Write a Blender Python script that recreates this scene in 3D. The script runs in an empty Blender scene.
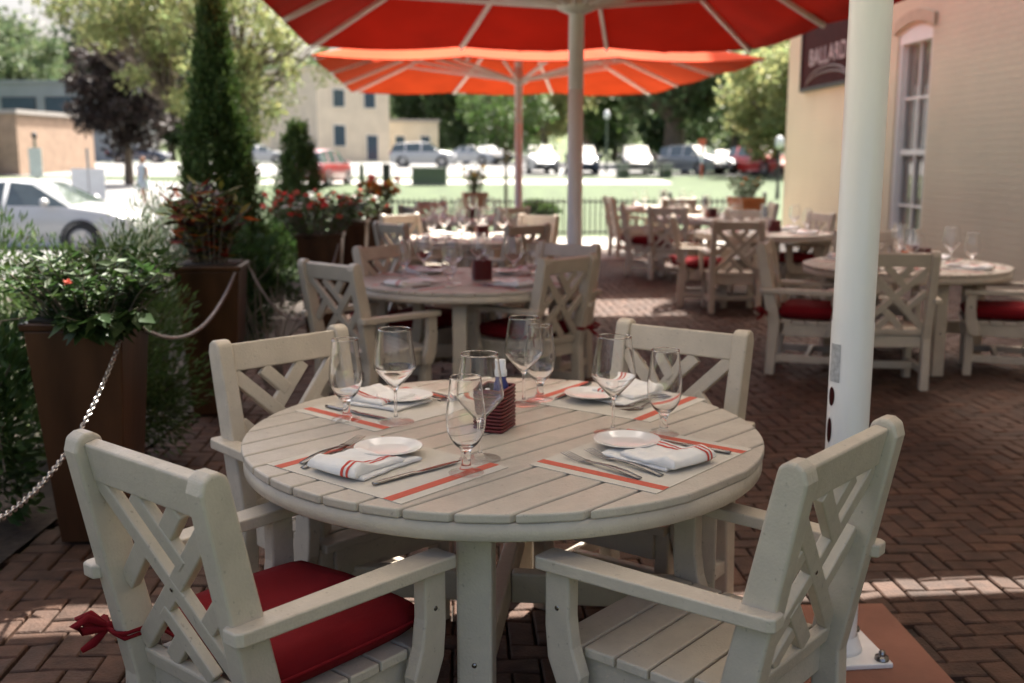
import bpy, bmesh, math, random
import numpy as np
from mathutils import Vector, Matrix
random.seed(11); rng = np.random.default_rng(5)
PI = math.pi; R = math.radians
sc = bpy.context.scene
K = 1.055      # site survey stretch along the patio axis
col = sc.collection

# ------------------------------------------------------------------ materials
def nd(nt, t, **k):
    n = nt.nodes.new(t)
    for a, b in k.items(): setattr(n, a, b)
    return n
def mat(name, c, rough=.6, metal=0., var=.12, scale=6., bump=0., bscale=60., spec=.5, attr=None, sheen=0., coat=0., stretch=None, c2=None):
    m = bpy.data.materials.new(name); m.use_nodes = True
    nt = m.node_tree; p = nt.nodes['Principled BSDF']
    p.inputs['Roughness'].default_value = rough; p.inputs['Metallic'].default_value = metal
    p.inputs['Specular IOR Level'].default_value = spec
    if sheen: p.inputs['Sheen Weight'].default_value = sheen
    if coat:
        p.inputs['Coat Weight'].default_value = coat; p.inputs['Coat Roughness'].default_value = .08
    tc = nd(nt, 'ShaderNodeTexCoord'); mp = nd(nt, 'ShaderNodeMapping')
    nt.links.new(tc.outputs['Object'], mp.inputs[0])
    if stretch: mp.inputs['Scale'].default_value = stretch
    no = nd(nt, 'ShaderNodeTexNoise'); no.inputs['Scale'].default_value = scale; no.inputs['Detail'].default_value = 5
    nt.links.new(mp.outputs[0], no.inputs['Vector'])
    rp = nd(nt, 'ShaderNodeValToRGB')
    lo = [max(0, x*(1-var)) for x in c]; hi = [min(1, x*(1+var)) for x in (c2 or c)]
    rp.color_ramp.elements[0].position = .3; rp.color_ramp.elements[1].position = .7
    rp.color_ramp.elements[0].color = (*lo, 1); rp.color_ramp.elements[1].color = (*hi, 1)
    nt.links.new(no.outputs['Fac'], rp.inputs[0])
    out = rp.outputs[0]
    if attr:
        at_ = nd(nt, 'ShaderNodeAttribute', attribute_name=attr)
        mx = nd(nt, 'ShaderNodeMix', data_type='RGBA', blend_type='MULTIPLY'); mx.inputs[0].default_value = 1
        nt.links.new(out, mx.inputs[6]); nt.links.new(at_.outputs['Color'], mx.inputs[7]); out = mx.outputs[2]
    nt.links.new(out, p.inputs['Base Color'])
    if bump:
        nb = nd(nt, 'ShaderNodeTexNoise'); nb.inputs['Scale'].default_value = bscale; nb.inputs['Detail'].default_value = 6
        nt.links.new(mp.outputs[0], nb.inputs['Vector'])
        b = nd(nt, 'ShaderNodeBump'); b.inputs['Strength'].default_value = bump; b.inputs['Distance'].default_value = .01
        nt.links.new(nb.outputs['Fac'], b.inputs['Height']); nt.links.new(b.outputs[0], p.inputs['Normal'])
    return m
def leafmat(name, c, trans=.35, rough=.5):
    m = bpy.data.materials.new(name); m.use_nodes = True; nt = m.node_tree
    p = nt.nodes['Principled BSDF']; p.inputs['Roughness'].default_value = rough; p.inputs['Specular IOR Level'].default_value = .35
    a = nd(nt, 'ShaderNodeAttribute', attribute_name='Col')
    mx = nd(nt, 'ShaderNodeMix', data_type='RGBA', blend_type='MULTIPLY'); mx.inputs[0].default_value = 1
    mx.inputs[6].default_value = (*c, 1); nt.links.new(a.outputs['Color'], mx.inputs[7])
    nt.links.new(mx.outputs[2], p.inputs['Base Color'])
    t = nd(nt, 'ShaderNodeBsdfTranslucent'); nt.links.new(mx.outputs[2], t.inputs[0])
    ms = nd(nt, 'ShaderNodeMixShader'); ms.inputs[0].default_value = trans
    nt.links.new(p.outputs[0], ms.inputs[1]); nt.links.new(t.outputs[0], ms.inputs[2])
    nt.links.new(ms.outputs[0], nt.nodes['Material Output'].inputs[0])
    return m
def fabric_mat(name, c, trans=.5):
    m = bpy.data.materials.new(name); m.use_nodes = True; nt = m.node_tree
    p = nt.nodes['Principled BSDF']; p.inputs['Roughness'].default_value = .9; p.inputs['Specular IOR Level'].default_value = .1
    tc = nd(nt, 'ShaderNodeTexCoord'); no = nd(nt, 'ShaderNodeTexNoise'); no.inputs['Scale'].default_value = 1.6; no.inputs['Detail'].default_value = 6
    nt.links.new(tc.outputs['Object'], no.inputs['Vector'])
    rp = nd(nt, 'ShaderNodeValToRGB'); rp.color_ramp.elements[0].position = .25; rp.color_ramp.elements[1].position = .75
    rp.color_ramp.elements[0].color = (*[x*.80 for x in c], 1); rp.color_ramp.elements[1].color = (*[min(1, x*1.14) for x in c], 1)
    nt.links.new(no.outputs['Fac'], rp.inputs[0]); nt.links.new(rp.outputs[0], p.inputs['Base Color'])
    t = nd(nt, 'ShaderNodeBsdfTranslucent'); nt.links.new(rp.outputs[0], t.inputs[0])
    ms = nd(nt, 'ShaderNodeMixShader'); ms.inputs[0].default_value = trans
    nt.links.new(p.outputs[0], ms.inputs[1]); nt.links.new(t.outputs[0], ms.inputs[2])
    nt.links.new(ms.outputs[0], nt.nodes['Material Output'].inputs[0])
    return m
def glass_mat(name, rough=0., c=(1, 1, 1)):
    m = bpy.data.materials.new(name); m.use_nodes = True; p = m.node_tree.nodes['Principled BSDF']
    p.inputs['Base Color'].default_value = (*c, 1); p.inputs['Roughness'].default_value = rough
    p.inputs['Transmission Weight'].default_value = 1; p.inputs['IOR'].default_value = 1.45
    return m
def thinglass_mat(name, blend=.2):
    m = bpy.data.materials.new(name); m.use_nodes = True; nt = m.node_tree
    nt.nodes.remove(nt.nodes['Principled BSDF'])
    tr = nd(nt, 'ShaderNodeBsdfTransparent'); tr.inputs[0].default_value = (.985, .99, .99, 1)
    gl = nd(nt, 'ShaderNodeBsdfGlossy'); gl.inputs['Roughness'].default_value = .02
    lw = nd(nt, 'ShaderNodeLayerWeight'); lw.inputs[0].default_value = .5
    pw = nd(nt, 'ShaderNodeMath', operation='POWER'); pw.inputs[1].default_value = 4.5; nt.links.new(lw.outputs['Facing'], pw.inputs[0])
    ma = nd(nt, 'ShaderNodeMath', operation='MULTIPLY_ADD'); ma.inputs[1].default_value = .9; ma.inputs[2].default_value = blend*.2; nt.links.new(pw.outputs[0], ma.inputs[0])
    ms = nd(nt, 'ShaderNodeMixShader'); nt.links.new(ma.outputs[0], ms.inputs[0])
    nt.links.new(tr.outputs[0], ms.inputs[1]); nt.links.new(gl.outputs[0], ms.inputs[2])
    nt.links.new(ms.outputs[0], nt.nodes['Material Output'].inputs[0])
    return m

M = {}
def lumber(name, c, rough):
    m = mat(name, c, rough, var=.06, scale=3.5, bump=.16, bscale=160); nt = m.node_tree; p = nt.nodes['Principled BSDF']
    tc = nd(nt, 'ShaderNodeTexCoord'); n1 = nd(nt, 'ShaderNodeTexNoise'); n1.inputs['Scale'].default_value = 11; n1.inputs['Detail'].default_value = 8; n1.inputs['Roughness'].default_value = .7
    nt.links.new(tc.outputs['Object'], n1.inputs['Vector'])
    r1 = nd(nt, 'ShaderNodeMapRange'); r1.inputs[1].default_value = .35; r1.inputs[2].default_value = .75; r1.inputs[3].default_value = rough-.08; r1.inputs[4].default_value = rough+.16
    nt.links.new(n1.outputs['Fac'], r1.inputs[0]); nt.links.new(r1.outputs[0], p.inputs['Roughness'])
    n2 = nd(nt, 'ShaderNodeTexNoise'); n2.inputs['Scale'].default_value = 70; n2.inputs['Detail'].default_value = 3
    nt.links.new(tc.outputs['Object'], n2.inputs['Vector'])
    r2 = nd(nt, 'ShaderNodeMapRange'); r2.inputs[1].default_value = .66; r2.inputs[2].default_value = .74; r2.inputs[3].default_value = 1; r2.inputs[4].default_value = .72
    nt.links.new(n2.outputs['Fac'], r2.inputs[0])
    r3 = nd(nt, 'ShaderNodeMapRange'); r3.inputs[1].default_value = .3; r3.inputs[2].default_value = .8; r3.inputs[3].default_value = 1.05; r3.inputs[4].default_value = .84
    nt.links.new(n1.outputs['Fac'], r3.inputs[0])
    mu_ = nd(nt, 'ShaderNodeMath', operation='MULTIPLY'); nt.links.new(r2.outputs[0], mu_.inputs[0]); nt.links.new(r3.outputs[0], mu_.inputs[1])
    old = p.inputs['Base Color'].links[0].from_socket
    mx = nd(nt, 'ShaderNodeMix', data_type='RGBA', blend_type='MULTIPLY'); mx.inputs[0].default_value = 1
    nt.links.new(old, mx.inputs[6]); nt.links.new(mu_.outputs[0], mx.inputs[7]); nt.links.new(mx.outputs[2], p.inputs['Base Color'])
    return m
M['sand'] = lumber('sand_lumber', (.535, .472, .380), .42)
M['sandtop'] = lumber('sand_tabletop', (.505, .455, .385), .38)
M['red_fabric'] = mat('dark_red_canvas', (.175, .0065, .0105), .85, var=.12, scale=8, bump=.35, bscale=700, spec=.15)
M['canopy_red'] = fabric_mat('umbrella_canvas_red', (.40, .014, .006), .034)
M['canopy_unseen'] = fabric_mat('unseen_canvas_sand', (.62, .57, .50), .24)  # unseen canopy: pale colour and translucency picked to brighten the shade below
M['canopy_red_sunlit'] = fabric_mat('umbrella_canvas_red_sunlit', (.50, .050, .011), .045)  # same canvas as the red one, sunlit glow put into the colour
M['white_metal'] = mat('white_powder_coat', (.78, .775, .765), .32, var=.07, scale=9, stretch=(1, 1, .12), bump=.04, bscale=40, coat=.2)
M['rib'] = mat('rib_aluminium', (.80, .78, .75), .4, var=.05)
M['steel'] = mat('polished_steel', (.26, .25, .245), .16, metal=1, var=.05)
M['chrome'] = mat('chain_metal', (.42, .40, .38), .28, metal=1, var=.1, scale=30)
M['black_metal'] = mat('black_iron', (.02, .02, .022), .5, var=.1)
M['paper'] = mat('placemat_paper', (.58, .545, .48), .8, var=.03, scale=40, bump=.15, bscale=500)
M['stripe'] = mat('placemat_stripe', (.55, .105, .062), .8, var=.07, scale=60)
M['linen'] = mat('white_linen', (.80, .79, .77), .9, var=.03, scale=20, bump=.3, bscale=420, spec=.2)
M['linen_red'] = mat('napkin_red_stripe', (.55, .07, .05), .9, var=.08, scale=50)
M['china'] = mat('white_china', (.82, .81, .78), .14, var=.01)
M['glass'] = glass_mat('clear_glass')
M['thin_glass'] = thinglass_mat('thin_clear_glass')
M['wicker'] = mat('dark_red_wicker', (.125, .012, .014), .4, var=.3, scale=60)
M['wicker_dark'] = mat('wicker_gap', (.02, .006, .006), .6, var=.2)
M['white_plastic'] = mat('white_plastic', (.8, .8, .8), .3, var=.02)
M['blue_plastic'] = mat('blue_label', (.02, .03, .17), .35, var=.1)
M['amber'] = mat('amber_candle_glass', (.55, .12, .02), .2, var=.2, scale=20)
M['dark_red_glass'] = mat('dark_red_bottle', (.20, .012, .015), .2, var=.1)
M['bronze'] = mat('bronze_planter', (.058, .027, .013), .30, metal=.45, var=.5, scale=5, bump=.12, bscale=18, stretch=(1, 1, .22), c2=(.078, .036, .017))
M['terracotta'] = mat('terracotta', (.52, .19, .06), .8, var=.15, scale=8, bump=.2)
M['clay'] = mat('tan_clay', (.24, .15, .095), .8, var=.15, scale=8, bump=.2)
M['soil'] = mat('mulch', (.035, .025, .018), .95, var=.5, scale=25, bump=.8, bscale=50)
M['bark'] = mat('tree_bark', (.13, .10, .075), .9, var=.3, scale=9, bump=.6, bscale=20, stretch=(1, 1, .25))
M['twig'] = mat('dry_twig', (.16, .13, .10), .9, var=.3)
M['concrete'] = mat('walk_concrete', (.33, .32, .295), .9, var=.10, scale=3, bump=.2, bscale=60)
M['asphalt'] = mat('pale_asphalt', (.17, .17, .168), .9, var=.10, scale=1.5, bump=.2, bscale=80)
M['asphalt_dark'] = mat('road_asphalt', (.06, .06, .062), .9, var=.12, scale=1.5)
M['lot'] = mat('parking_surface', (.19, .19, .185), .9, var=.10, scale=.8)
M['pad'] = mat('red_concrete_pad', (.235, .098, .062), .8, var=.16, scale=4, bump=.15, bscale=90)
M['grass'] = mat('lawn_grass', (.031, .055, .017), .95, var=.22, scale=1.4, bump=.5, bscale=45, c2=(.038, .062, .020))
M['terrain'] = mat('far_ground', (.08, .11, .045), .95, var=.25, scale=.2)
M['trim_white'] = mat('window_paint_white', (.76, .72, .64), .45, var=.03)
M['curtain'] = mat('window_blind', (.25, .20, .155), .8, var=.15)
M['lintel'] = mat('tan_lintel', (.46, .36, .24), .8, var=.08, scale=10, bump=.2)
M['sign_black'] = mat('gloss_black_sign', (.040, .009, .009), .55, var=.2, spec=.04)
M['sign_frame'] = mat('sign_frame_black', (.012, .011, .011), .4)
M['sign_text'] = mat('sign_letter_grey', (.42, .34, .33), .4)
M['sign_red'] = mat('sign_arc_red', (.09, .02, .02), .3)
M['tyre'] = mat('tyre_rubber', (.02, .02, .02), .8)
M['rim'] = mat('alloy_rim', (.35, .35, .36), .3, metal=.8)
M['car_glass'] = mat('car_window_glass', (.06, .08, .08), .05, spec=.8, coat=.5)
M['lamp_glass'] = mat('headlight_lens', (.7, .7, .72), .1, spec=.8)
M['tail'] = mat('tail_lamp', (.3, .01, .01), .2)
M['cream_build'] = mat('cream_stone', (.60, .52, .40), .9, var=.08, scale=1)
M['grey_build'] = mat('grey_cladding', (.22, .24, .26), .7, var=.08, scale=.6)
M['brick_build'] = mat('tan_brick', (.30, .21, .15), .9, var=.15, scale=2)
M['dark_glass'] = mat('building_glass', (.05, .075, .10), .1, spec=.8)
M['roof_grey'] = mat('roof_membrane', (.30, .28, .26), .9, var=.1)
M['util_green'] = mat('utility_green', (.10, .13, .09), .6, var=.08)
M['board_white'] = mat('board_white', (.75, .77, .77), .6, var=.04)
M['orange_paint'] = mat('orange_paint', (.62, .14, .07), .6)
M['skin'] = mat('skin', (.48, .28, .20), .6, var=.05)
M['cloth_blue'] = mat('pale_blue_cloth', (.48, .55, .62), .9, var=.06)
M['hair'] = mat('auburn_hair', (.20, .075, .03), .7)
M['foot_glass'] = thinglass_mat('foot_clear_glass', .10)
M['sticker'] = mat('sticker_silver', (.42, .43, .44), .35, var=.25, scale=70)
for n, c in dict(white=(.40, .41, .41), silver=(.17, .185, .20), red=(.48, .03, .028), black=(.02, .022, .026), navy=(.03, .045, .08), maroon=(.22, .025, .025)).items():
    M['car_'+n] = mat('car_paint_'+n, c, .3, var=.02, coat=.8)
M['leaf_dark'] = leafmat('leaf_dark_green', (.042, .082, .022), .3)
M['leaf_mid'] = leafmat('leaf_mid_green', (.068, .118, .034), .35)
M['leaf_pale'] = leafmat('leaf_pale_green', (.27, .30, .13), .58)
M['leaf_purple'] = leafmat('leaf_dark_purple', (.032, .022, .019), .25)
M['leaf_sage'] = leafmat('leaf_grey_sage', (.19, .235, .16), .25, .8)
M['leaf_cypress'] = leafmat('leaf_cypress', (.052, .094, .021), .2, .7)
M['leaf_croton'] = leafmat('leaf_croton', (1, 1, 1), .3)
M['leaf_far_dark'] = leafmat('leaf_far_dark_green', (.066, .098, .045), .35)
M['leaf_far'] = leafmat('leaf_far_green', (.11, .155, .072), .35)
M['petal_red'] = leafmat('petal_coral_red', (.72, .07, .06), .3)
M['petal_pink'] = leafmat('petal_salmon', (.78, .22, .16), .3)
M['petal_white'] = leafmat('petal_white', (.75, .75, .72), .3)
M['petal_orange'] = leafmat('petal_orange', (.75, .27, .05), .3)
M['petal_yellow'] = leafmat('petal_yellow', (.75, .55, .10), .3)

# painted brick wall
def wall_mat():
    m = mat('cream_painted_brick', (.60, .495, .335), .6, var=.05, scale=1.2, spec=.3)
    nt = m.node_tree; p = nt.nodes['Principled BSDF']
    tc = nd(nt, 'ShaderNodeTexCoord'); sx = nd(nt, 'ShaderNodeSeparateXYZ'); cx = nd(nt, 'ShaderNodeCombineXYZ')
    nt.links.new(tc.outputs['Object'], sx.inputs[0]); nt.links.new(sx.outputs[0], cx.inputs[0]); nt.links.new(sx.outputs[2], cx.inputs[1])
    br = nd(nt, 'ShaderNodeTexBrick'); br.inputs['Scale'].default_value = 1; br.inputs['Brick Width'].default_value = .235
    br.inputs['Row Height'].default_value = .083; br.inputs['Mortar Size'].default_value = .007; br.inputs['Mortar Smooth'].default_value = .4
    br.inputs['Color1'].default_value = (1, 1, 1, 1); br.inputs['Color2'].default_value = (.8, .8, .8, 1); br.inputs['Mortar'].default_value = (0, 0, 0, 1)
    nt.links.new(cx.outputs[0], br.inputs['Vector'])
    no = nd(nt, 'ShaderNodeTexNoise'); no.inputs['Scale'].default_value = 30; nt.links.new(tc.outputs['Object'], no.inputs['Vector'])
    ad = nd(nt, 'ShaderNodeMath', operation='MULTIPLY_ADD'); ad.inputs[1].default_value = .35
    nt.links.new(no.outputs['Fac'], ad.inputs[0]); nt.links.new(br.outputs['Color'], ad.inputs[2])
    b = nd(nt, 'ShaderNodeBump'); b.inputs['Strength'].default_value = .9; b.inputs['Distance'].default_value = .012
    nt.links.new(ad.outputs[0], b.inputs['Height']); nt.links.new(b.outputs[0], p.inputs['Normal'])
    return m
M['wall'] = wall_mat()
M['brick_floor'] = mat('paver_brick', (.064, .0335, .0210), .72, var=.28, scale=14, bump=.5, bscale=90, attr='Col', c2=(.076, .040, .026), spec=.3)

# ------------------------------------------------------------------ mesh builder
class MB:
    def __init__(s): s.v = []; s.f = []; s.m = []; s.sm = []; s.c = []
    def add(s, v, f, mi=0, smooth=False, T=None, c=None):
        o = len(s.v)
        s.v += [tuple(T @ Vector(p)) if T else tuple(p) for p in v]
        for q in f:
            s.f.append(tuple(i+o for i in q)); s.m.append(mi); s.sm.append(smooth); s.c.append(c)
        return s
    def box(s, c, d, mi=0, T=None):
        x, y, z = c; a, b, h = d[0]/2, d[1]/2, d[2]/2
        v = [(x+i*a, y+j*b, z+k*h) for k in (-1, 1) for j in (-1, 1) for i in (-1, 1)]
        return s.add(v, [(0, 2, 3, 1), (4, 5, 7, 6), (0, 1, 5, 4), (2, 6, 7, 3), (0, 4, 6, 2), (1, 3, 7, 5)], mi, T=T)
    def frust(s, c, d0, d1, h, mi=0, T=None):
        x, y, z = c
        v = [(x+i*d0[0]/2, y+j*d0[1]/2, z) for j in (-1, 1) for i in (-1, 1)]+[(x+i*d1[0]/2, y+j*d1[1]/2, z+h) for j in (-1, 1) for i in (-1, 1)]
        return s.add(v, [(0, 2, 3, 1), (4, 5, 7, 6), (0, 1, 5, 4), (2, 6, 7, 3), (0, 4, 6, 2), (1, 3, 7, 5)], mi, T=T)
    def prism(s, poly, x0, x1, mi=0, T=None, axis='x'):
        n = len(poly)
        def P(a, b, t): return (t, a, b) if axis == 'x' else ((a, t, b) if axis == 'y' else (a, b, t))
        v = [P(a, b, x0) for a, b in poly]+[P(a, b, x1) for a, b in poly]
        f = [tuple(range(n))[::-1], tuple(range(n, 2*n))]+[(i, (i+1) % n, n+(i+1) % n, n+i) for i in range(n)]
        return s.add(v, f, mi, T=T)
    def bar(s, p0, p1, w, t, up=(0, 0, 1), mi=0, T=None):
        p0 = Vector(p0); p1 = Vector(p1); d = p1-p0; L = d.length; d.normalize()
        u = Vector(up); u = u-d*u.dot(d)
        if u.length < 1e-4: u = Vector((1, 0, 0))-d*d.x
        u.normalize(); sd = d.cross(u)
        v = [p0+d*(L*k)+sd*(i*w/2)+u*(j*t/2) for k in (0, 1) for j in (-1, 1) for i in (-1, 1)]
        return s.add(v, [(0, 2, 3, 1), (4, 5, 7, 6), (0, 1, 5, 4), (2, 6, 7, 3), (0, 4, 6, 2), (1, 3, 7, 5)], mi, T=T)
    def tube(s, pts, r, n=8, mi=0, T=None, cap=True, closed=False, smooth=True):
        pts = [Vector(p) for p in pts]; k = len(pts); rs = r if isinstance(r, (list, tuple)) else [r]*k
        v = []; u = None
        for i, p in enumerate(pts):
            a = pts[(i-1) % k] if closed else pts[max(i-1, 0)]; b = pts[(i+1) % k] if closed else pts[min(i+1, k-1)]
            d = (b-a).normalized()
            if u is None:
                u = Vector((0, 0, 1)) if abs(d.z) < .9 else Vector((1, 0, 0))
            u = (u-d*u.dot(d)).normalized(); w = d.cross(u)
            v += [p+(u*math.cos(2*PI*j/n)+w*math.sin(2*PI*j/n))*rs[i] for j in range(n)]
        f = []
        for i in range(k if closed else k-1):
            i2 = (i+1) % k
            f += [(i*n+j, i*n+(j+1) % n, i2*n+(j+1) % n, i2*n+j) for j in range(n)]
        s.add(v, f, mi, smooth, T)
        if cap and not closed:
            s.add([v[j] for j in range(n)], [tuple(range(n))[::-1]], mi, False, T); s.add([v[(k-1)*n+j] for j in range(n)], [tuple(range(n))], mi, False, T)
        return s
    def lathe(s, prof, n=32, mi=0, T=None, smooth=True, a0=0, a1=2*PI):
        k = len(prof); full = abs(a1-a0-2*PI) < 1e-6; m = n if full else n+1
        v = [(r*math.cos(a0+(a1-a0)*j/n), r*math.sin(a0+(a1-a0)*j/n), z) for r, z in prof for j in range(m)]
        f = []
        for i in range(k-1):
            for j in range(n):
                j2 = (j+1) % m
                f.append((i*m+j, i*m+j2, (i+1)*m+j2, (i+1)*m+j))
        return s.add(v, f, mi, smooth, T)
    def sphere(s, c, r, n=10, mi=0, T=None):
        rr = r if isinstance(r, (tuple, list)) else (r, r, r); v = []; h = n//2
        for i in range(h+1):
            for j in range(n):
                a = PI*i/h; b = 2*PI*j/n
                v.append((c[0]+rr[0]*math.sin(a)*math.cos(b), c[1]+rr[1]*math.sin(a)*math.sin(b), c[2]+rr[2]*math.cos(a)))
        f = [(i*n+j, (i+1)*n+j, (i+1)*n+(j+1) % n, i*n+(j+1) % n) for i in range(h) for j in range(n)]
        return s.add(v, f, mi, True, T)
    def build(s, name, mats, parent=None, bevel=0., seg=2, weld=False):
        me = bpy.data.meshes.new(name)
        if not isinstance(mats, (list, tuple)): mats = [mats]
        me.from_pydata([tuple(p) for p in s.v], [], s.f)
        for m in mats: me.materials.append(m)
        me.polygons.foreach_set('material_index', s.m); me.polygons.foreach_set('use_smooth', s.sm)
        if any(c is not None for c in s.c):
            at_ = me.color_attributes.new('Col', 'FLOAT_COLOR', 'CORNER'); buf = []
            for q, c in zip(s.f, s.c): buf += [*(c or (1, 1, 1)), 1]*len(q)
            at_.data.foreach_set('color', buf)
        me.update()
        if bevel or weld:
            bm = bmesh.new(); bm.from_mesh(me)
            if weld: bmesh.ops.remove_doubles(bm, verts=bm.verts, dist=1e-4)
            if bevel:
                es = [e for e in bm.edges if len(e.link_faces) == 2 and e.calc_face_angle(0) > R(32)]
                bmesh.ops.bevel(bm, geom=es, offset=bevel, segments=seg, profile=.5, affect='EDGES', clamp_overlap=True)
            bm.to_mesh(me); bm.free()
        o = bpy.data.objects.new(name, me); col.objects.link(o)
        if parent: o.parent = parent
        return o

def tag(o, label=None, cat=None, group=None, kind=None):
    if label: o['label'] = label
    if cat: o['category'] = cat
    if group: o['group'] = group
    if kind: o['kind'] = kind
    return o
def thing(name, label, cat, loc=(0, 0, 0), rz=0, group=None):
    o = bpy.data.objects.new(name, None); col.objects.link(o); o.empty_display_size = .1
    o.location = (loc[0], loc[1]*K, loc[2]); o.rotation_euler = (0, 0, rz)
    return tag(o, label, cat, group)
def struct(o): o['kind'] = 'structure'; return o
def copy_tree(o, parent=None):
    c = o.copy(); col.objects.link(c)
    if parent: c.parent = parent
    for ch in list(o.children): copy_tree(ch, c)
    return c
protos = {}
def place(key, maker, loc, rz, label, group=None, scale=None):
    if key not in protos: o = protos[key] = maker(); first = True
    else: o = copy_tree(protos[key]); first = False
    o.location = loc; o.rotation_euler = (0, 0, rz)
    if scale: o.scale = scale if isinstance(scale, tuple) else (scale,)*3
    o['label'] = label
    if group: o['group'] = group
    return o

# leaf clouds -------------------------------------------------------
def leaf_mesh(name, mats, P, D, size, parent=None, asp=.45, bright=(.7, 1.25), cols=None, fold=.25, mats_idx=None, up=None):
    """P: n x 3 positions, D: n x 3 leaf directions, size: scalar or array; each leaf a folded 4-triangle blade"""
    n = len(P); P = np.asarray(P, float); D = np.asarray(D, float)
    D /= np.linalg.norm(D, axis=1)[:, None]+1e-9
    A = rng.normal(size=(n, 3)) if up is None else np.asarray(up)+rng.normal(size=(n, 3))*.35
    S = np.cross(D, A); S /= np.linalg.norm(S, axis=1)[:, None]+1e-9
    N = np.cross(S, D)
    sz = (np.ones(n)*size*rng.uniform(.65, 1.3, n))[:, None]
    mid = P+D*sz*.5-N*sz*fold*.3
    L_ = P+D*sz*.45+S*sz*asp*.5; R_ = P+D*sz*.45-S*sz*asp*.5; T_ = P+D*sz
    V = np.stack([P, L_, T_, R_, mid], 1).reshape(-1, 3)
    base = (np.arange(n)*5)[:, None]
    F = np.concatenate([base+np.array([[0, 4, 1]]), base+np.array([[1, 4, 2]]), base+np.array([[0, 3, 4]]), base+np.array([[3, 2, 4]])], 1).reshape(-1, 3)
    me = bpy.data.meshes.new(name); me.vertices.add(len(V)); me.vertices.foreach_set('co', V.ravel())
    me.loops.add(F.size); me.loops.foreach_set('vertex_index', F.ravel().astype(np.int32))
    me.polygons.add(len(F)); me.polygons.foreach_set('loop_start', np.arange(0, F.size, 3, dtype=np.int32)); me.polygons.foreach_set('loop_total', np.full(len(F), 3, dtype=np.int32))
    for m in (mats if isinstance(mats, (list, tuple)) else [mats]): me.materials.append(m)
    if mats_idx is not None: me.polygons.foreach_set('material_index', np.repeat(mats_idx, 4).astype(np.int32))
    b = rng.uniform(bright[0], bright[1], n)[:, None]
    C = (cols if cols is not None else np.ones((n, 3)))*b
    C[:, 0] *= rng.uniform(.85, 1.2, n)
    C = np.concatenate([C, np.ones((n, 1))], 1)
    ca = me.color_attributes.new('Col', 'FLOAT_COLOR', 'CORNER'); ca.data.foreach_set('color', np.repeat(C, 12, axis=0).ravel())
    me.update(calc_edges=True)
    o = bpy.data.objects.new(name, me); col.objects.link(o)
    if parent: o.parent = parent
    return o
def blob_points(n, c, r, hollow=.45):
    d = rng.normal(size=(n, 3)); d /= np.linalg.norm(d, axis=1)[:, None]
    rad = (hollow+(1-hollow)*rng.random(n)**.6)[:, None]
    return np.asarray(c)+d*rad*np.asarray(r), d
def clump_crown(nclump, nleaf, c, r, cr, hollow=.35, flat=.75):
    """foliage in separate clumps so that gaps and an uneven outline remain"""
    cc, dd = blob_points(nclump, c, r, hollow); Ps = []; Ds = []
    for k in range(nclump):
        s = cr*rng.uniform(.55, 1.35)
        p, d = blob_points(max(3, int(nleaf*rng.uniform(.6, 1.4))), cc[k], (s, s, s*flat), .1)
        Ps.append(p); Ds.append(d*.6+rng.normal(size=d.shape)*.7+np.array([0, 0, -.15]))
    return np.concatenate(Ps), np.concatenate(Ds), cc

# ------------------------------------------------------------------ camera
cam = bpy.data.cameras.new('camera'); co = bpy.data.objects.new('camera', cam); col.objects.link(co)
co.location = (0, 0, 1.53); co.rotation_euler = (R(90-9.86), 0, 0)
cam.lens = 36.93; cam.sensor_width = 36; cam.clip_end = 1500; cam.clip_start = .05
cam.dof.use_dof = True; cam.dof.focus_distance = 2.5; cam.dof.aperture_fstop = 2.8; cam.dof.aperture_blades = 0
sc.camera = co

# ------------------------------------------------------------------ light
SE, SA = 57., 25.      # elevation, azimuth from +Y towards +X
sd = Vector((math.sin(R(SA))*math.cos(R(SE)), math.cos(R(SA))*math.cos(R(SE)), math.sin(R(SE))))
sl = bpy.data.lights.new('sun', 'SUN'); so = bpy.data.objects.new('sun', sl); col.objects.link(so)
sl.energy = 5.0; sl.angle = R(.55); sl.color = (1, .95, .87)
so.rotation_euler = (-sd).to_track_quat('-Z', 'Y').to_euler(); so.location = (0, 0, 30)
w = bpy.data.worlds.new('World'); sc.world = w; w.use_nodes = True
nt = w.node_tree; bg = nt.nodes['Background']
sky = nd(nt, 'ShaderNodeTexSky', sky_type='NISHITA'); sky.sun_disc = False
sky.sun_elevation = R(SE); sky.sun_rotation = R(SA); sky.dust_density = 9.5; sky.air_density = .8; sky.ozone_density = .3
nt.links.new(sky.outputs[0], bg.inputs[0]); bg.inputs[1].default_value = .11
vs = sc.view_settings; vs.view_transform = 'Standard'; vs.look = 'None'; vs.gamma = 1; vs.exposure = 1.94
sc.cycles.use_denoising = True
try: sc.cycles.denoiser = 'OPENIMAGEDENOISE'
except Exception: pass
sc.cycles.max_bounces = 12; sc.cycles.transmission_bounces = 10; sc.cycles.transparent_max_bounces = 16; sc.cycles.diffuse_bounces = 4
sc.cycles.caustics_refractive = True; sc.cycles.caustics_reflective = False; sc.cycles.blur_glossy = 1.; sc.cycles.sample_clamp_indirect = 6

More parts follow.
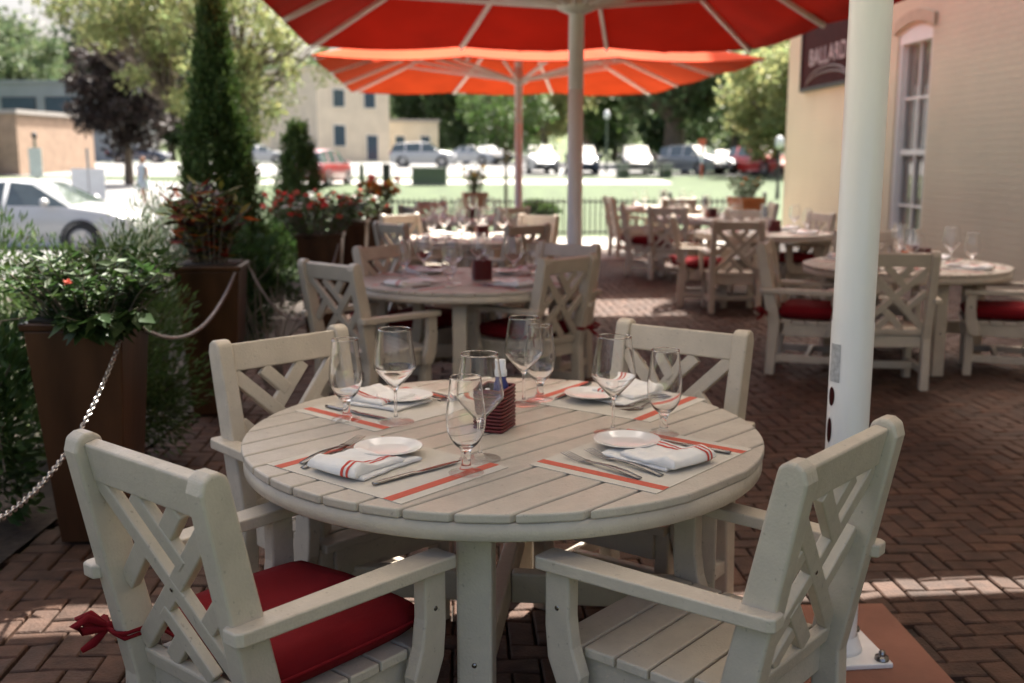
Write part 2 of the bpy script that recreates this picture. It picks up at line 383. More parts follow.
# ------------------------------------------------------------------ ground
def zt(y): return 0 if y < 38 else (.03*(y-38) if y < 80 else 1.26+.002*(y-80))
def sheet(name, pts, dz, m, ny=None):
    """flat sheet following the terrain: pts = list of (y, x0, x1)"""
    mb = MB(); v = []; f = []
    for y, a, b in pts: v += [(a, y*K, zt(y)+dz), (b, y*K, zt(y)+dz)]
    for i in range(len(pts)-1): f.append((2*i, 2*i+1, 2*i+3, 2*i+2))
    return struct(mb.add(v, f).build(name, m))
sheet('ground', [(-60, -700, 700), (38, -700, 700), (80, -700, 700), (900, -700, 700)], -.10, M['terrain'])
sheet('lawn', [(19.9, -4.6, 60), (27, -9.4, 60), (38, -12.6, 60), (50, -12.2, 60)], -.055, M['grass'])
sheet('verge', [(54.2, -24, 8), (58, -24, 8)], -.05, M['grass'])
sheet('road', [(-10, -40, -6.2), (12, -40, -6.2), (19.9, -40, -5.4), (27, -48, -9.8), (38, -60, -13.2), (50, -75, -13), (56, -80, -24.5)], -.085, M['asphalt'])
sheet('pavement', [(50, -13, 8), (54, -13, 8)], -.05, M['concrete'])
sheet('far_lawn', [(50, 8, 70), (58.4, 8, 70)], -.052, M['grass'])
sheet('side_road', [(58.6, 8.5, 70), (64, 8.5, 70)], -.043, M['asphalt_dark'])
sheet('park_lawn', [(64.2, 8.5, 90), (80, 8.5, 100), (110, 8.5, 120)], -.04, M['grass'])
sheet('parking_lot', [(58.2, -34, 8.3), (80, -40, 8.3), (92, -40, 8.3)], -.045, M['lot'])
sheet('walk', [(15.45, -3.0, 5.4), (19.9, -4.6, 5.2)], -.006, M['concrete'])
mbk = MB()
for y in np.arange(-8, 19, 1.5):   # kerb stones beside the road
    mbk.box((-6.0+.04*max(0, y-12)*2, y+.74, -.03), (.16, 1.48, .16), T=None)
struct(mbk.build('kerb', M['concrete'], bevel=.012))
sheet('planting_bed', [(-3, -5.8, -1.95), (4.4, -5.8, -1.95), (15.4, -5.6, -1.95), (19.9, -5.2, -4.6)], .012, M['soil'])

# herringbone brick patio
mb = MB(); L_, W_, g = .180, .090, .0085
tint = lambda: (lambda t, h: (t*h, t, t*(2-h)))(random.uniform(.70, 1.22), random.uniform(.93, 1.07))
ang = R(3.0); ca, sa = math.cos(ang), math.sin(ang)
def brick(cx, cy, lx, ly):
    X = cx*ca-cy*sa+1.5; Y = cx*sa+cy*ca+7
    Y = Y/K; wallx = 6.2-.05*Y
    if X < -2.35-.0*Y or X > wallx+.05 or Y < .6 or Y > 15.45: return
    if X < -1.96: return
    if .60 < X < 1.27 and Y*K < 3.38: return
    dz = random.uniform(-.002, .0015); tx = random.uniform(-.004, .004)
    a, b = lx/2-g/2, ly/2-g/2; c = .005; v = []; Y = Y*K
    for (aa, bb, z) in ((a, b, -.03), (a, b, -c), (a-c, b-c, 0)):
        for sx, sy in ((-1, -1), (1, -1), (1, 1), (-1, 1)):
            x = cx+sx*aa; y = cy+sy*bb
            v.append((x*ca-y*sa+1.5, x*sa+y*ca+7, z+dz+tx*sx))
    f = [(8, 9, 10, 11)]+[(4*k+i, 4*k+(i+1) % 4, 4*k+4+(i+1) % 4, 4*k+4+i) for k in (0, 1) for i in range(4)]
    mb.add(v, f, c=tint())
Wn = W_
for i in range(-60, 74):
    for j in range(-48, 50):
        # herringbone unit: horizontal then vertical brick, stepping diagonally
        bx = (i+2*j)*Wn - 0; by = (i-2*j)*Wn
        brick(bx+L_/2, by+W_/2, L_, W_)
        brick(bx+L_+W_/2-L_+0*W_-W_*1.0+W_*1.0, by+W_+L_/2, W_, L_)
struct(mb.build('brick_patio', M['brick_floor']))
sheet('patio_bedding', [(.3, -1.95, 6.3), (4.4, -1.95, 6.1), (15.44, -1.95, 5.6)], -.02, M['soil'])
struct(MB().add([(.55, 2.25, .004), (1.33, 2.30, .004), (1.29, 3.45, .004), (.50, 3.42, .004)], [(0, 1, 2, 3)]).build('concrete_pad', M['pad']))

# ------------------------------------------------------------------ chair
def make_chair():
    t = thing('garden_chair', 'x', 'chair')
    S = M['sand']
    # back post profile (y,z) leaning back above the seat
    def prof():
        lo = [(-.285, 0), (-.222, 0), (-.195, .37), (-.205, .44), (-.312, .915)]
        top = [(-.345+.036*math.cos(a), .912+.034*math.sin(a)) for a in (R(40), R(75), R(105), R(140))]
        hi = [(-.380, .905), (-.284, .41), (-.272, .35)]
        return lo+top+hi
    for sx in (-1, 1):
        MB().prism(prof(), sx*.233-.028, sx*.233+.028).build('back_post', S, t, bevel=.008, seg=3)
    for sx in (-1, 1):
        MB().box((sx*.233, .195, .19), (.052, .06, .38)).build('front_leg', S, t, bevel=.008)
        p = [(.135, .295), (.195, .295), (.228, .37), (.236, .45), (.236, .590), (.166, .590), (.166, .48), (.155, .41), (.130, .345)]
        MB().prism(p, sx*.282-.02, sx*.282+.02).build('arm_support', S, t, bevel=.006)
        a = [(-.335, -.022), (-.325, -.032), (-.325, .032), (-.335, .022)]
        v = []
        for (yy, x0, x1, zz) in ((-.340, -.040, .000, .611), (-.325, -.048, .010, .611), (.245, -.040, .038, .607), (.252, -.034, .032, .607)):
            v += [(sx*(.288+x0), yy, zz-.016), (sx*(.288+x1), yy, zz-.016), (sx*(.288+x1), yy, zz+.016), (sx*(.288+x0), yy, zz+.016)]
        f = [(0, 1, 2, 3), (15, 14, 13, 12)]+[(4*i+k, 4*i+4+k, 4*i+4+(k+1) % 4, 4*i+(k+1) % 4) for i in range(3) for k in range(4)]
        T = Matrix.Translation((0, 0, 0))
        if sx < 0: f = [q[::-1] for q in f]
        MB().add(v, f).build('armrest', S, t, bevel=.007, seg=3)
    # slatted seat
    sb = MB(); n = 5; y0, y1 = -.205, .252; pw = (y1-y0)/n
    for i in range(n):
        yc = y0+pw*(i+.5); wd = .215 if i == 0 else .252
        sb.box((0, yc, .386), (2*wd, pw-.007, .026))
    sb.build('seat', S, t, bevel=.0045)
    ap = MB()
    for sx in (-1, 1): ap.box((sx*.224, .01, .329), (.026, .36, .086))
    ap.box((0, .224, .329), (.42, .026, .086)); ap.box((0, -.212, .329), (.42, .026, .086))
    ap.build('apron', S, t, bevel=.005)
    for sx in (-1, 1):
        MB().box((sx*.238, -.015, .125), (.03, .43, .05)).build('stretcher', S, t, bevel=.005)
    MB().box((0, .0, .125), (.44, .032, .05)).build('stretcher', S, t, bevel=.005)
    # back panel coordinates
    def pos(u, v, off=0):     # u across 0..1, v up 0..1 between lower and top rail
        z = .420+(.835-.420)*v; y = -.242-(z-.44)*.21+off
        return Vector((-.206+.412*u, y, z))
    nrm = Vector((0, -.979, -.205))
    MB().bar(pos(-.0, 1.115), pos(1.0, 1.115), .034, .092, up=(0, -.21, 1)).build('top_rail', S, t, bevel=.006, seg=3)
    MB().bar(pos(0, -.06), pos(1, -.06), .03, .045, up=(0, -.21, 1)).build('lower_rail', S, t, bevel=.006)
    lt = MB()
    def lb(a, b, o=0, w=.046):
        p, q = pos(*a, off=o), pos(*b, off=o)
        lt.bar(p, q, w, .026, up=nrm)
    k = .0
    lb((0, 1.02), (1, 0)); 
    lb((1, .985), (.5, .5), .001); lb((.5, .5), (0, .02), .001)
    lb((.34, 1.0), (.667, .667), -.001); lb((.73, 1.0), (.53, .80), .002)
    lb((.30, .70), (0, .40), .002); lb((.70, .30), (1, .60), .002)
    lb((.333, .333), (.66, 0), -.001); lb((.27, 0), (.47, .20), .002)
    lt.build('lattice', S, t, bevel=.0042)
    sw_ = MB()
    for sx in (-1, 1):
        for z in (.55, .88): sw_.lathe([(0, .0012), (.0055, .0010), (.0065, 0)], 10, T=Matrix.Translation((sx*.233, -.240-(z-.41)*.2105-.034, z)) @ Matrix.Rotation(PI/2+.207, 4, 'X'))
        sw_.lathe([(0, .0012), (.0055, .0010), (.0065, 0)], 10, T=Matrix.Translation((sx*.302, .20, .50)) @ Matrix.Rotation(sx*PI/2, 4, 'Y'))
    c_ = pos(.5, .5); sw_.lathe([(0, .0012), (.0045, .0010), (.0055, 0)], 10, T=Matrix.Translation(c_+nrm*.0145) @ Matrix.Rotation(PI/2+.207, 4, 'X'))
    sw_.build('screw', M['steel'], t)
    return t
def make_cushion():
    t = thing('seat_cushion', 'x', 'cushion')
    mb = MB(); nx = 14; v = []; f = []
    def h(a, b):
        ex = (1-abs(a)**6)*(1-abs(b)**6); return ex**.30
    for side in (1, -1):
        o = len(v)
        for i in range(nx+1):
            for j in range(nx+1):
                a = -1+2*i/nx; b = -1+2*j/nx
                sx = .240*a*(1-.02*b*b); sy = .015+.232*b*(1-.02*a*a)
                z = .052+side*.0490*h(a, b)+(.004*math.sin(5*a+2*b)*h(a, b) if side > 0 else 0)
                v.append((sx, sy, z))
        for i in range(nx):
            for j in range(nx):
                q = (o+i*(nx+1)+j, o+(i+1)*(nx+1)+j, o+(i+1)*(nx+1)+j+1, o+i*(nx+1)+j+1)
                f.append(q if side > 0 else q[::-1])
    mb.add(v, f, 0, True)
    mb.build('pad', M['red_fabric'], t, weld=True)
    ed = [(.240*a*(1-.02*b*b), .015+.232*b*(1-.02*a*a), .052) for a, b in [(-1+.1*i, -1) for i in range(20)]+[(1, -1+.1*i) for i in range(20)]+[(1-.1*i, 1) for i in range(20)]+[(-1, 1-.1*i) for i in range(20)]]
    MB().tube(ed, .0045, 6, closed=True).build('piping', M['red_fabric'], t)
    for sx in (-1, 1):
        tb = MB()
        kx, ky, kz = sx*.278, -.292, .058
        for q in range(2):   # ribbon round the post
            tb.tube([(sx*.205, -.205, .05+.01*q), (sx*.207, -.295, .05+.012*q), (sx*.24, -.300, .055), (kx+sx*.008, ky-.005, kz)], .006, 6)
        for (dx, dy, dz) in ((.065, -.04, .012), (.02, -.075, .018), (.075, .02, -.012), (.03, -.055, -.05)):
            p = [(kx, ky, kz), (kx+sx*dx*.6, ky+dy*.6, kz+dz+.014), (kx+sx*dx, ky+dy, kz+dz)]
            if dz > 0: p += [(kx+sx*dx*.75, ky+dy*.75, kz+dz-.016), (kx, ky, kz-.004)]
            tb.tube(p, [.006]+[.011]*(len(p)-2)+[.007], 6)
        tb.sphere((kx, ky, kz), .013, 8)
        tb.build('tie', M['red_fabric'], t)
    return t

# ------------------------------------------------------------------ table
def make_table():
    t = thing('round_table', 'x', 'table')
    RT = .753; th = R(47); tp = MB(); pitch = .1065
    rad = RT
    for i in range(-7, 7):
        a, b = i*pitch+.0040, (i+1)*pitch-.0040
        a, b = max(a, -rad+.004), min(b, rad-.004)
        n = 9; pts = []
        ys = [a+(b-a)*k/n for k in range(n+1)]
        rr = rad
        poly = [(math.sqrt(max(0, rr*rr-y*y)), y) for y in ys]+[(-math.sqrt(max(0, rr*rr-y*y)), y) for y in reversed(ys)]
        tp.prism(poly, .7165, .740, axis='z')
    o = tp.build('tabletop', M['sandtop'], t, bevel=.0055, seg=3); 
    for v in o.data.vertices:
        x, y, z = v.co; v.co = (x*math.cos(th)-y*math.sin(th), x*math.sin(th)+y*math.cos(th), z)
    MB().lathe([(RT-.030, .715), (RT-.030, .675), (RT-.026, .671), (RT-.008, .671), (RT-.004, .675), (RT-.004, .715), (RT-.030, .715)], 96).build('rim', M['sand'], t)
    legs = [R(-96+90*k) for k in range(4)]; lr = .585
    for a in legs:
        T = Matrix.Translation((lr*math.cos(a), lr*math.sin(a), 0)) @ Matrix.Rotation(a, 4, 'Z')
        mb = MB().box((0, 0, .357), (.088, .088, .714), T=T)
        mb.build('leg', M['sand'], t, bevel=.008)
    for k in range(2):
        a = legs[k]; d = Vector((math.cos(a), math.sin(a), 0))
        z = .255-.0*k
        if k == 0: MB().bar(d*(lr-.045)+Vector((0, 0, z)), -d*(lr-.045)+Vector((0, 0, z)), .05, .095).build('stretcher', M['sand'], t, bevel=.007)
        else:
            for s in (1, -1): MB().bar(d*s*(lr-.045)+Vector((0, 0, z)), d*s*.026+Vector((0, 0, z)), .05, .095).build('stretcher', M['sand'], t, bevel=.007)
    for k in range(2):
        a = legs[k]; d = Vector((math.cos(a), math.sin(a), 0))
        if k == 0: MB().bar(d*(RT-.034)+Vector((0, 0, .688)), -d*(RT-.034)+Vector((0, 0, .688)), .04, .05).build('under_beam', M['sand'], t, bevel=.005)
        else:
            for s in (1, -1): MB().bar(d*s*(RT-.034)+Vector((0, 0, .688)), d*s*.021+Vector((0, 0, .680)), .04, .05).build('under_beam', M['sand'], t, bevel=.005)
    bl = MB()
    for a in legs:
        T = Matrix.Rotation(a, 4, 'Z'); bl.sphere((lr+.045, 0, .31), (.004, .007, .007), 8, T=T)
    bl.build('bolt', M['steel'], t)
    return t

# ------------------------------------------------------------------ tableware
def make_mat():
    t = thing('placemat', 'x', 'placemat')
    MB().box((0, 0, .0008), (.505, .385, .0016)).build('sheet', M['paper'], t)
    for s in (-1, 1): MB().box((s*.206, 0, .0020), (.030, .3846, .0006)).build('stripe', M['stripe'], t)
    return t
def make_plate():
    mb = MB(); r = .093
    pr = [(0, .004), (.05, .004), (.060, .0055), (.070, .010), (r-.004, .0135), (r, .0150), (r+.0005, .0140), (r-.002, .0122), (.072, .0075), (.055, .0005), (.052, 0), (0, 0)]
    mb.lathe(pr, 48)
    return tag(mb.build('side_plate', M['china']), 'x', 'plate')
def make_napkin():
    t = thing('folded_napkin', 'x', 'napkin')
    # soft folded linen slab with a rolled front edge; local x across, y towards table centre
    def slab(name, x0, x1, y0, y1, z0, z1, m, seed, lift=0, parent=t):
        nx, ny = 26, 26; v = []; f = []; r_ = random.Random(seed); ph = r_.uniform(0, 6)
        def hz(a, b): return math.exp(-((b-.20)/.20)**2)*(.75+.35*a) if lift else 0
        def pt(i, j, top):
            a = .5-.5*math.cos(PI*i/nx); b = .5-.5*math.cos(PI*j/ny)
            hw = .5*(z1-z0); ex = min(a, 1-a)*(x1-x0); ey = min(b, 1-b)*(y1-y0)
            q = min(1, ex/(hw*1.3), ey/(hw*1.5)); e = math.sqrt(max(0, 1-(1-q)**2))
            wr = (.0016*math.sin(ph+9*a+5*b)+.0010*math.sin(23*a-9*b+ph)+.0008*math.sin(31*b+ph))*e
            zz = (z0+z1)/2+(hw*e+wr if top else -hw*e)+(lift*hz(a, b)*e if top else 0)
            return (x0+(x1-x0)*a+.004*math.sin(ph+6*b)+.0015*math.sin(19*b+ph), y0+(y1-y0)*b+.004*math.sin(ph+5*a), zz)
        for top in (True, False):
            o = len(v)
            for i in range(nx+1):
                for j in range(ny+1): v.append(pt(i, j, top))
            for i in range(nx):
                for j in range(ny):
                    q = (o+i*(ny+1)+j, o+(i+1)*(ny+1)+j, o+(i+1)*(ny+1)+j+1, o+i*(ny+1)+j+1)
                    f.append(q if top else q[::-1])
        o_ = MB().add(v, f, 0, True).build(name, m, parent, weld=True)
        return o_, pt
    slab('lower_fold', -.100, .085, -.125, .10, .0002, .0115, M['linen'], 1)
    up_, pt = slab('upper_fold', -.096, .076, -.148, .035, .0085, .0240, M['linen'], 4, lift=.017)
    # two woven red stripes printed across the upper fold, lying on its surface
    for i0, i1 in ((17, 18), (19, 20)):
        v = []; f = []
        rows = [(j, False) for j in range(4, -1, -1)]+[(j, True) for j in range(1, 27)]
        for j, top in rows:
            for i in (i0, i1):
                p = pt(i, j, top); q = pt(i, max(j, 1), top)
                v.append((p[0], p[1]-(.0010 if j < 4 else 0), p[2]+(.0009 if top else -.0006)))
        for j in range(len(rows)-1): f.append((2*j, 2*j+1, 2*j+3, 2*j+2))
        MB().add(v, f, 0, True).build('stripe', M['linen_red'], t)
    return t
def make_fork():
    mb = MB(); L = .272; n = 22; v = []; f = []
    def wz(s):   # s along 0..1 from handle end
        wd = .0095*(1-.15*math.cos(s*9)) if s < .25 else (.0095-(s-.25)*.0175 if s < .5 else (.005 if s < .64 else (.005+min(1, (s-.64)/.07)*.0115)))
        z = .004+.008*math.sin(min(1, s/.75)*PI)+(.010*((s-.72)/.28)**1.2 if s > .72 else 0)
        return wd, z
    N = 20; cut = 14
    for i in range(cut+1):
        s = i/N; wd, z = wz(s); y = -L/2+L*s
        v += [(-wd, y, z), (wd, y, z), (wd, y, z-.0025), (-wd, y, z-.0025)]
    for i in range(cut):
        for k in range(4): f.append((4*i+k, 4*i+(k+1) % 4, 4*i+4+(k+1) % 4, 4*i+4+k))
    f += [(0, 3, 2, 1), tuple(4*cut+k for k in range(4))]
    mb.add(v, f, 0, True)
    w0, _ = wz(cut/N)
    for k in range(4):
        xc = -w0+.0016+(2*w0-.0032)*k/3
        pts = []
        for i in range(cut, N+1):
            s = i/N; _, z = wz(s); pts.append((xc, -L/2+L*s, z-.001))
        mb.tube(pts, [.0016]*(len(pts)-1)+[.0010], 6)
    return tag(mb.build('fork', M['steel']), 'x', 'fork')
def make_knife():
    mb = MB(); L = .285; v = []; f = []; N = 18
    for i in range(N+1):
        s = i/N; y = -L/2+L*s
        if s < .45: a = .0075*(.8+.3*math.sin(s/.45*PI*.6+.6)); h = .0045; xo = 0
        else:
            q = (s-.45)/.55; a = (.0085+.002*math.sin(q*PI))*(1 if q < .75 else math.sqrt(max(.03, 1-((q-.75)/.25)**2))); h = .0012; xo = .001
        for k in range(8):
            c = 2*PI*k/8; v.append((xo+a*math.cos(c), y, .005+h*math.sin(c)))
    for i in range(N):
        for k in range(8): f.append((8*i+k, 8*i+(k+1) % 8, 8*i+8+(k+1) % 8, 8*i+8+k))
    f += [tuple(range(8))[::-1], tuple(8*N+k for k in range(8))]
    mb.add(v, f, 0, True)
    return tag(mb.build('table_knife', M['steel']), 'x', 'knife')
def smooth_prof(pts, n=5):
    out = []
    P = [Vector((a, b, 0)) for a, b in pts]
    for i in range(len(P)-1):
        p0 = P[max(i-1, 0)]; p1 = P[i]; p2 = P[i+1]; p3 = P[min(i+2, len(P)-1)]
        for k in range(n):
            t = k/n
            q = .5*((2*p1)+(-p0+p2)*t+(2*p0-5*p1+4*p2-p3)*t*t+(-p0+3*p1-3*p2+p3)*t**3)
            out.append((max(q.x, .0004), q.y))
    out.append(pts[-1]); return out
WINE_O = [(.001, .0015), (.040, .0015), (.0545, .0020), (.0555, .0035), (.045, .0055), (.020, .0095), (.0070, .018), (.0048, .040), (.0046, .085), (.0065, .104), (.017, .116), (.041, .142), (.0610, .166), (.0640, .176), (.0625, .192), (.0565, .235), (.0492, .284), (.0486, .2865)]
WINE_I = [(.0476, .2865), (.0482, .284), (.0553, .235), (.0612, .192), (.0627, .176), (.0595, .167), (.039, .1435), (.015, .120), (.004, .113), (.0005, .112)]
GOB_O = [(.001, .0015), (.036, .0015), (.0440, .0022), (.0445, .0038), (.034, .0070), (.018, .0130), (.0125, .024), (.0110, .040), (.0125, .056), (.0170, .066), (.032, .080), (.0455, .106), (.0505, .136), (.0495, .165), (.044, .205), (.0402, .247), (.0396, .2495)]
GOB_I = [(.0386, .2495), (.0390, .247), (.0428, .205), (.0482, .165), (.0491, .136), (.044, .107), (.030, .083), (.014, .073), (.0005, .071)]
def make_glass(name, O, I, near):
    if near:
        mb = MB().lathe(smooth_prof(O, 3)+smooth_prof(I, 3), 48); m = [M['glass'], M['foot_glass']]
        mb.m = [1 if max(mb.v[i][2] for i in q) < .0150 else 0 for q in mb.f]
        o = mb.build(name, m)
        bm = bmesh.new(); bm.from_mesh(o.data); bmesh.ops.recalc_face_normals(bm, faces=bm.faces); bm.to_mesh(o.data); bm.free()
    else:
        o = MB().lathe(O, 20).build(name, M['thin_glass'])
    return tag(o, 'x', 'wine glass' if 'wine' in name else 'water glass')
def make_caddy():
    t = thing('wicker_caddy', 'x', 'caddy')
    mb = MB(); w_, d_, h_ = .115, .085, .128
    mb.box((0, 0, .006), (w_-.004, d_-.004, .010), 1)
    for sx in (-1, 1): mb.box((sx*(w_/2-.004), 0, h_/2), (.004, d_-.008, h_-.008), 1)
    for sy in (-1, 1): mb.box((0, sy*(d_/2-.004), h_/2), (w_-.012, .004, h_-.008), 1)
    n = 12
    for i in range(n):
        z = .006+(h_-.010)*i/(n-1)
        a, b = w_/2, d_/2; c = .006
        mb.tube([(-a+c, -b, z), (a-c, -b, z), (a, -b+c, z), (a, b-c, z), (a-c, b, z), (-a+c, b, z), (-a, b-c, z), (-a, -b+c, z)], .0046, 6, 0, closed=True)
    mb.build('basket', [M['wicker'], M['wicker_dark']], t)
    return t
def make_spray():
    t = thing('spray_bottle', 'x', 'bottle')
    MB().lathe([(0, 0), (.020, 0), (.021, .004), (.021, .105), (.018, .120), (.0125, .130), (.0125, .146), (0, .146)], 20).build('body', M['blue_plastic'], t)
    MB().lathe([(.0145, .142), (.0150, .144), (.0150, .160), (.0120, .164), (.0112, .188), (.0098, .192), (0, .192)], 20).build('cap', M['white_plastic'], t)
    return t
def make_jar():
    t = thing('condiment_bottle', 'x', 'bottle')
    MB().lathe([(0, 0), (.022, 0), (.023, .004), (.023, .11), (.020, .125), (.010, .150), (.010, .165), (0, .165)], 16).build('body', M['dark_red_glass'], t)
    MB().lathe([(.012, .160), (.012, .185), (0, .187)], 14).build('cap', M['white_plastic'], t)
    return t
def make_candle():
    t = thing('candle_cup', 'x', 'candle holder')
    MB().lathe([(0, 0), (.030, 0), (.036, .006), (.040, .09), (.037, .09), (.033, .010), (0, .008)], 20).build('cup', M['amber'], t)
    MB().lathe([(0, .050), (.030, .050), (.030, .009), (0, .009)], 16).build('wax', M['linen'], t)
    return t

def setting(tname, sname, c, h, z, near, over=None, cutlery=True):
    """one laid place: centre c, diner facing heading h (degrees)"""
    hr = R(h); f = Vector((math.cos(hr), math.sin(hr), 0)); r = Vector((f.y, -f.x, 0))
    C_ = Vector((c[0], c[1]*K, z)); rz = hr-PI/2; ov = over or {}
    J = lambda s: random.uniform(-s, s)
    def P(x, y, dz=0): return C_+r*x+f*y+Vector((0, 0, dz))
    g = 'place settings on the tables'
    where = '%s of %s' % (sname, tname)
    place('mat', make_mat, P(0, 0), rz+R(ov.get('rm', 0)), 'white placemat with two red stripes at the '+where, 'striped placemats')
    px, py = ov.get('plate', (-.03+J(.01), .075+J(.01)))
    nx, ny, nr = ov.get('nap', (-.03+J(.01), -.02+J(.01), J(8)))
    place('napkin', make_napkin, P(nx, ny, .0025), rz+R(nr), 'white folded napkin with red stripes at the '+where, 'folded napkins')
    place('plate', make_plate, P(px, py, .0135), 0, 'small white plate resting on the napkin at the '+where, 'side plates')
    if cutlery:
        for k, (x, y, a) in enumerate(ov.get('forks', [(-.205, -.01, 8), (-.165, -.02, 8)])):
            place('fork', make_fork, P(x, y, .0024), rz+R(a), ('outer' if k == 0 else 'inner')+' steel fork at the '+where, 'steel forks')
        x, y, a = ov.get('knife', (.118, -.005, -4))
        place('knife', make_knife, P(x, y, .0024), rz+R(a), 'steel table knife at the '+where, 'steel knives')
    x, y = ov.get('wine', (.150+J(.012), .19+J(.012)))
    k = 'near'; near = True
    place('wine'+k, lambda: make_glass('wine_glass', WINE_O, WINE_I, near), P(x, y, .0002 if abs(x) > .25 or abs(y) > .19 else .0024), J(3), 'tall angular wine glass at the '+where, 'tall wine glasses')
    x, y = ov.get('gob', (.215+J(.01), .07+J(.01)))
    place('gob'+k, lambda: make_glass('water_goblet', GOB_O, GOB_I, near), P(x, y, .0024), J(3), 'short stemmed water goblet at the '+where, 'water goblets')

def table(x, y, rz, label): return place('table', make_table, (x, y*K, 0), rz, label, 'round slatted tables')
def chair(top, h, label, cushion=None, root=None):
    hr = R(h)
    if root is None: x, y = top[0]*.985+.355*math.cos(hr), top[1]*K*.985+.355*math.sin(hr)
    else: x, y = root
    place('chair', make_chair, (x, y, 0), hr-PI/2, label, 'lattice-back garden chairs')
    if cushion: place('cushion', make_cushion, (x, y, .3996), hr-PI/2, cushion, 'red seat cushions')

# ---- front table
Z = .7405
TC = (-.026, 2.862)
table(*TC, 0, 'large round slatted table laid for four, in sharp focus at the front')
chair(None, 50, 'beige lattice-back armchair in front with a red cushion, nearest the chain', 'dark red seat cushion tied with a bow to the front armchair', root=(-.537, 2.342))
chair(None, 139.6, 'bare beige armchair in front of the thick white pole, seat slats showing', root=(.452, 2.402))
chair((.63, 3.60), -126, 'beige armchair at the far right side of the front table, before the open brick floor')
chair((-.81, 3.43), -45, 'beige armchair at the far left side of the front table, beside the dark planters')
ft = 'the front table'
setting(ft, 'near-left place', (-.327, 2.507), 50, Z, True, dict(plate=(-.068, .072), nap=(-.035, -.018, 4), forks=[(-.207, -.005, 13), (-.168, -.03, 12)], knife=(.116, .0, -5), gob=(.208, .080), wine=(.148, .200)))
setting(ft, 'near-right place', (.354, 2.587), 141, Z, True, dict(plate=(.045, .083), nap=(.015, -.02, -8), forks=[(-.160, .03, -10), (-.100, .0, -12)], knife=(.155, -.03, 3), wine=(.152, .200), gob=(.226, .074)))
setting(ft, 'far-left place', (-.377, 3.137), -42, Z, True, dict(plate=(-.06, -.02), nap=(-.01, -.04, 10), forks=[(-.19, .0, 6), (-.15, .0, 6)], knife=(.15, -.01, 4), wine=(.144, .164), gob=(.221, .026)))
setting(ft, 'far-right place', (.33, 3.23), -126, Z, True, dict(plate=(.049, .042), nap=(.0, -.04, -4), forks=[(-.15, .02, -6), (-.11, -.0, -10)], knife=(.163, -.02, 8), wine=(.197, .225), gob=(.185, .15)))
place('caddy', make_caddy, (-.05, 3.035, Z), R(70), 'dark red wicker caddy at the middle of the front table', 'wicker caddies')
place('spray', make_spray, (-.03, 3.06, Z+.012), 0, 'blue bottle with a white cap standing in the front wicker caddy')
place('jar', make_jar, (-.07, 3.01, Z+.012), 0, 'dark red bottle low inside the front wicker caddy', 'condiment bottles', scale=.62)

# ---- tables behind
def dressed(tname, c, rz, label, heads, cutlery, near=False, center='caddy'):
    table(c[0], c[1], rz, label)
    for nm, h in heads:
        d = Vector((math.cos(R(h)), math.sin(R(h))))
        setting(tname, nm, (c[0]-d.x*.47, c[1]-d.y*.47/K), h, Z, near, None, cutlery)
    a = random.uniform(0, 6)
    place('caddy', make_caddy, (c[0]+.10, c[1]*K-.03, Z), rz+.2, 'dark red wicker caddy at the middle of '+tname, 'wicker caddies')
    place('candle', make_candle, (c[0]+.06, c[1]*K+.16, Z), a, 'amber candle cup beside the caddy on '+tname, 'amber candle cups')
    place('jar', make_jar, (c[0]+.11, c[1]*K-.03, Z+.012), a, 'dark red bottle with white cap in the caddy on '+tname, 'condiment bottles')
Q = [('near-left place', 50), ('near-right place', 135), ('far-left place', -45), ('far-right place', -130)]
dressed('the second umbrella-row table', (-.30, 6.62), R(4), 'round slatted table just behind the front table, second in the umbrella row', Q, True)
dressed('the third umbrella-row table', (-.40, 10.15), R(8), 'round slatted table third in the umbrella row, hazy with glasses', Q, False)
dressed('the last umbrella-row table', (-.62, 13.5), R(2), 'round slatted table at the end of the umbrella row, near the fence', Q, False)
dressed('the window table', (2.99, 7.55), R(10), 'round slatted table by the cream wall, half hidden by the thick white pole', Q, True)
dressed('the second wall table', (2.78, 11.0), R(3), 'round slatted table second along the cream wall, with a chair back before it', Q, False)
dressed('the third wall table', (2.65, 13.75), R(5), 'round slatted table third along the cream wall, left of the terracotta planter', Q, False)
dressed('the fence-side table', (2.5, 16.6), R(7), 'round slatted table farthest along the wall side, just inside the fence', Q, False)

RC = 'dark red seat cushion on '
chair((-1.09, 5.86), 48, 'armchair at the second umbrella-row table, its back towards the planters and arm forward', None)
chair((.36, 6.22), 138, 'armchair seen from behind at the near right of the second table, red cushion showing', RC+'the near right armchair of the second table')
chair((-.95, 7.1), -32, 'armchair at the far left of the second table, facing the camera over a red cushion', RC+'the far left armchair of the second table')
chair((.42, 7.25), -128, 'armchair half hidden behind the near right chair of the second table')
chair((-1.17, 9.55), 40, 'armchair at the near left of the third umbrella-row table', RC+'the near left armchair of the third umbrella-row table')
chair((.16, 9.35), 130, 'armchair at the near right of the third umbrella-row table, back to the camera', RC+'the near right armchair of the third umbrella-row table')
chair((-1.25, 11.1), -45, 'armchair at the far left of the third umbrella-row table, beside the orange flowers')
chair((.30, 10.95), -130, 'armchair at the far right of the third umbrella-row table')
chair((-1.35, 13.0), 30, 'armchair at the near left of the last umbrella-row table')
chair((.02, 12.7), 130, 'armchair at the near right of the last umbrella-row table, under the far pole')
chair((-1.15, 14.3), -50, 'armchair at the far left of the last umbrella-row table, before the fence')
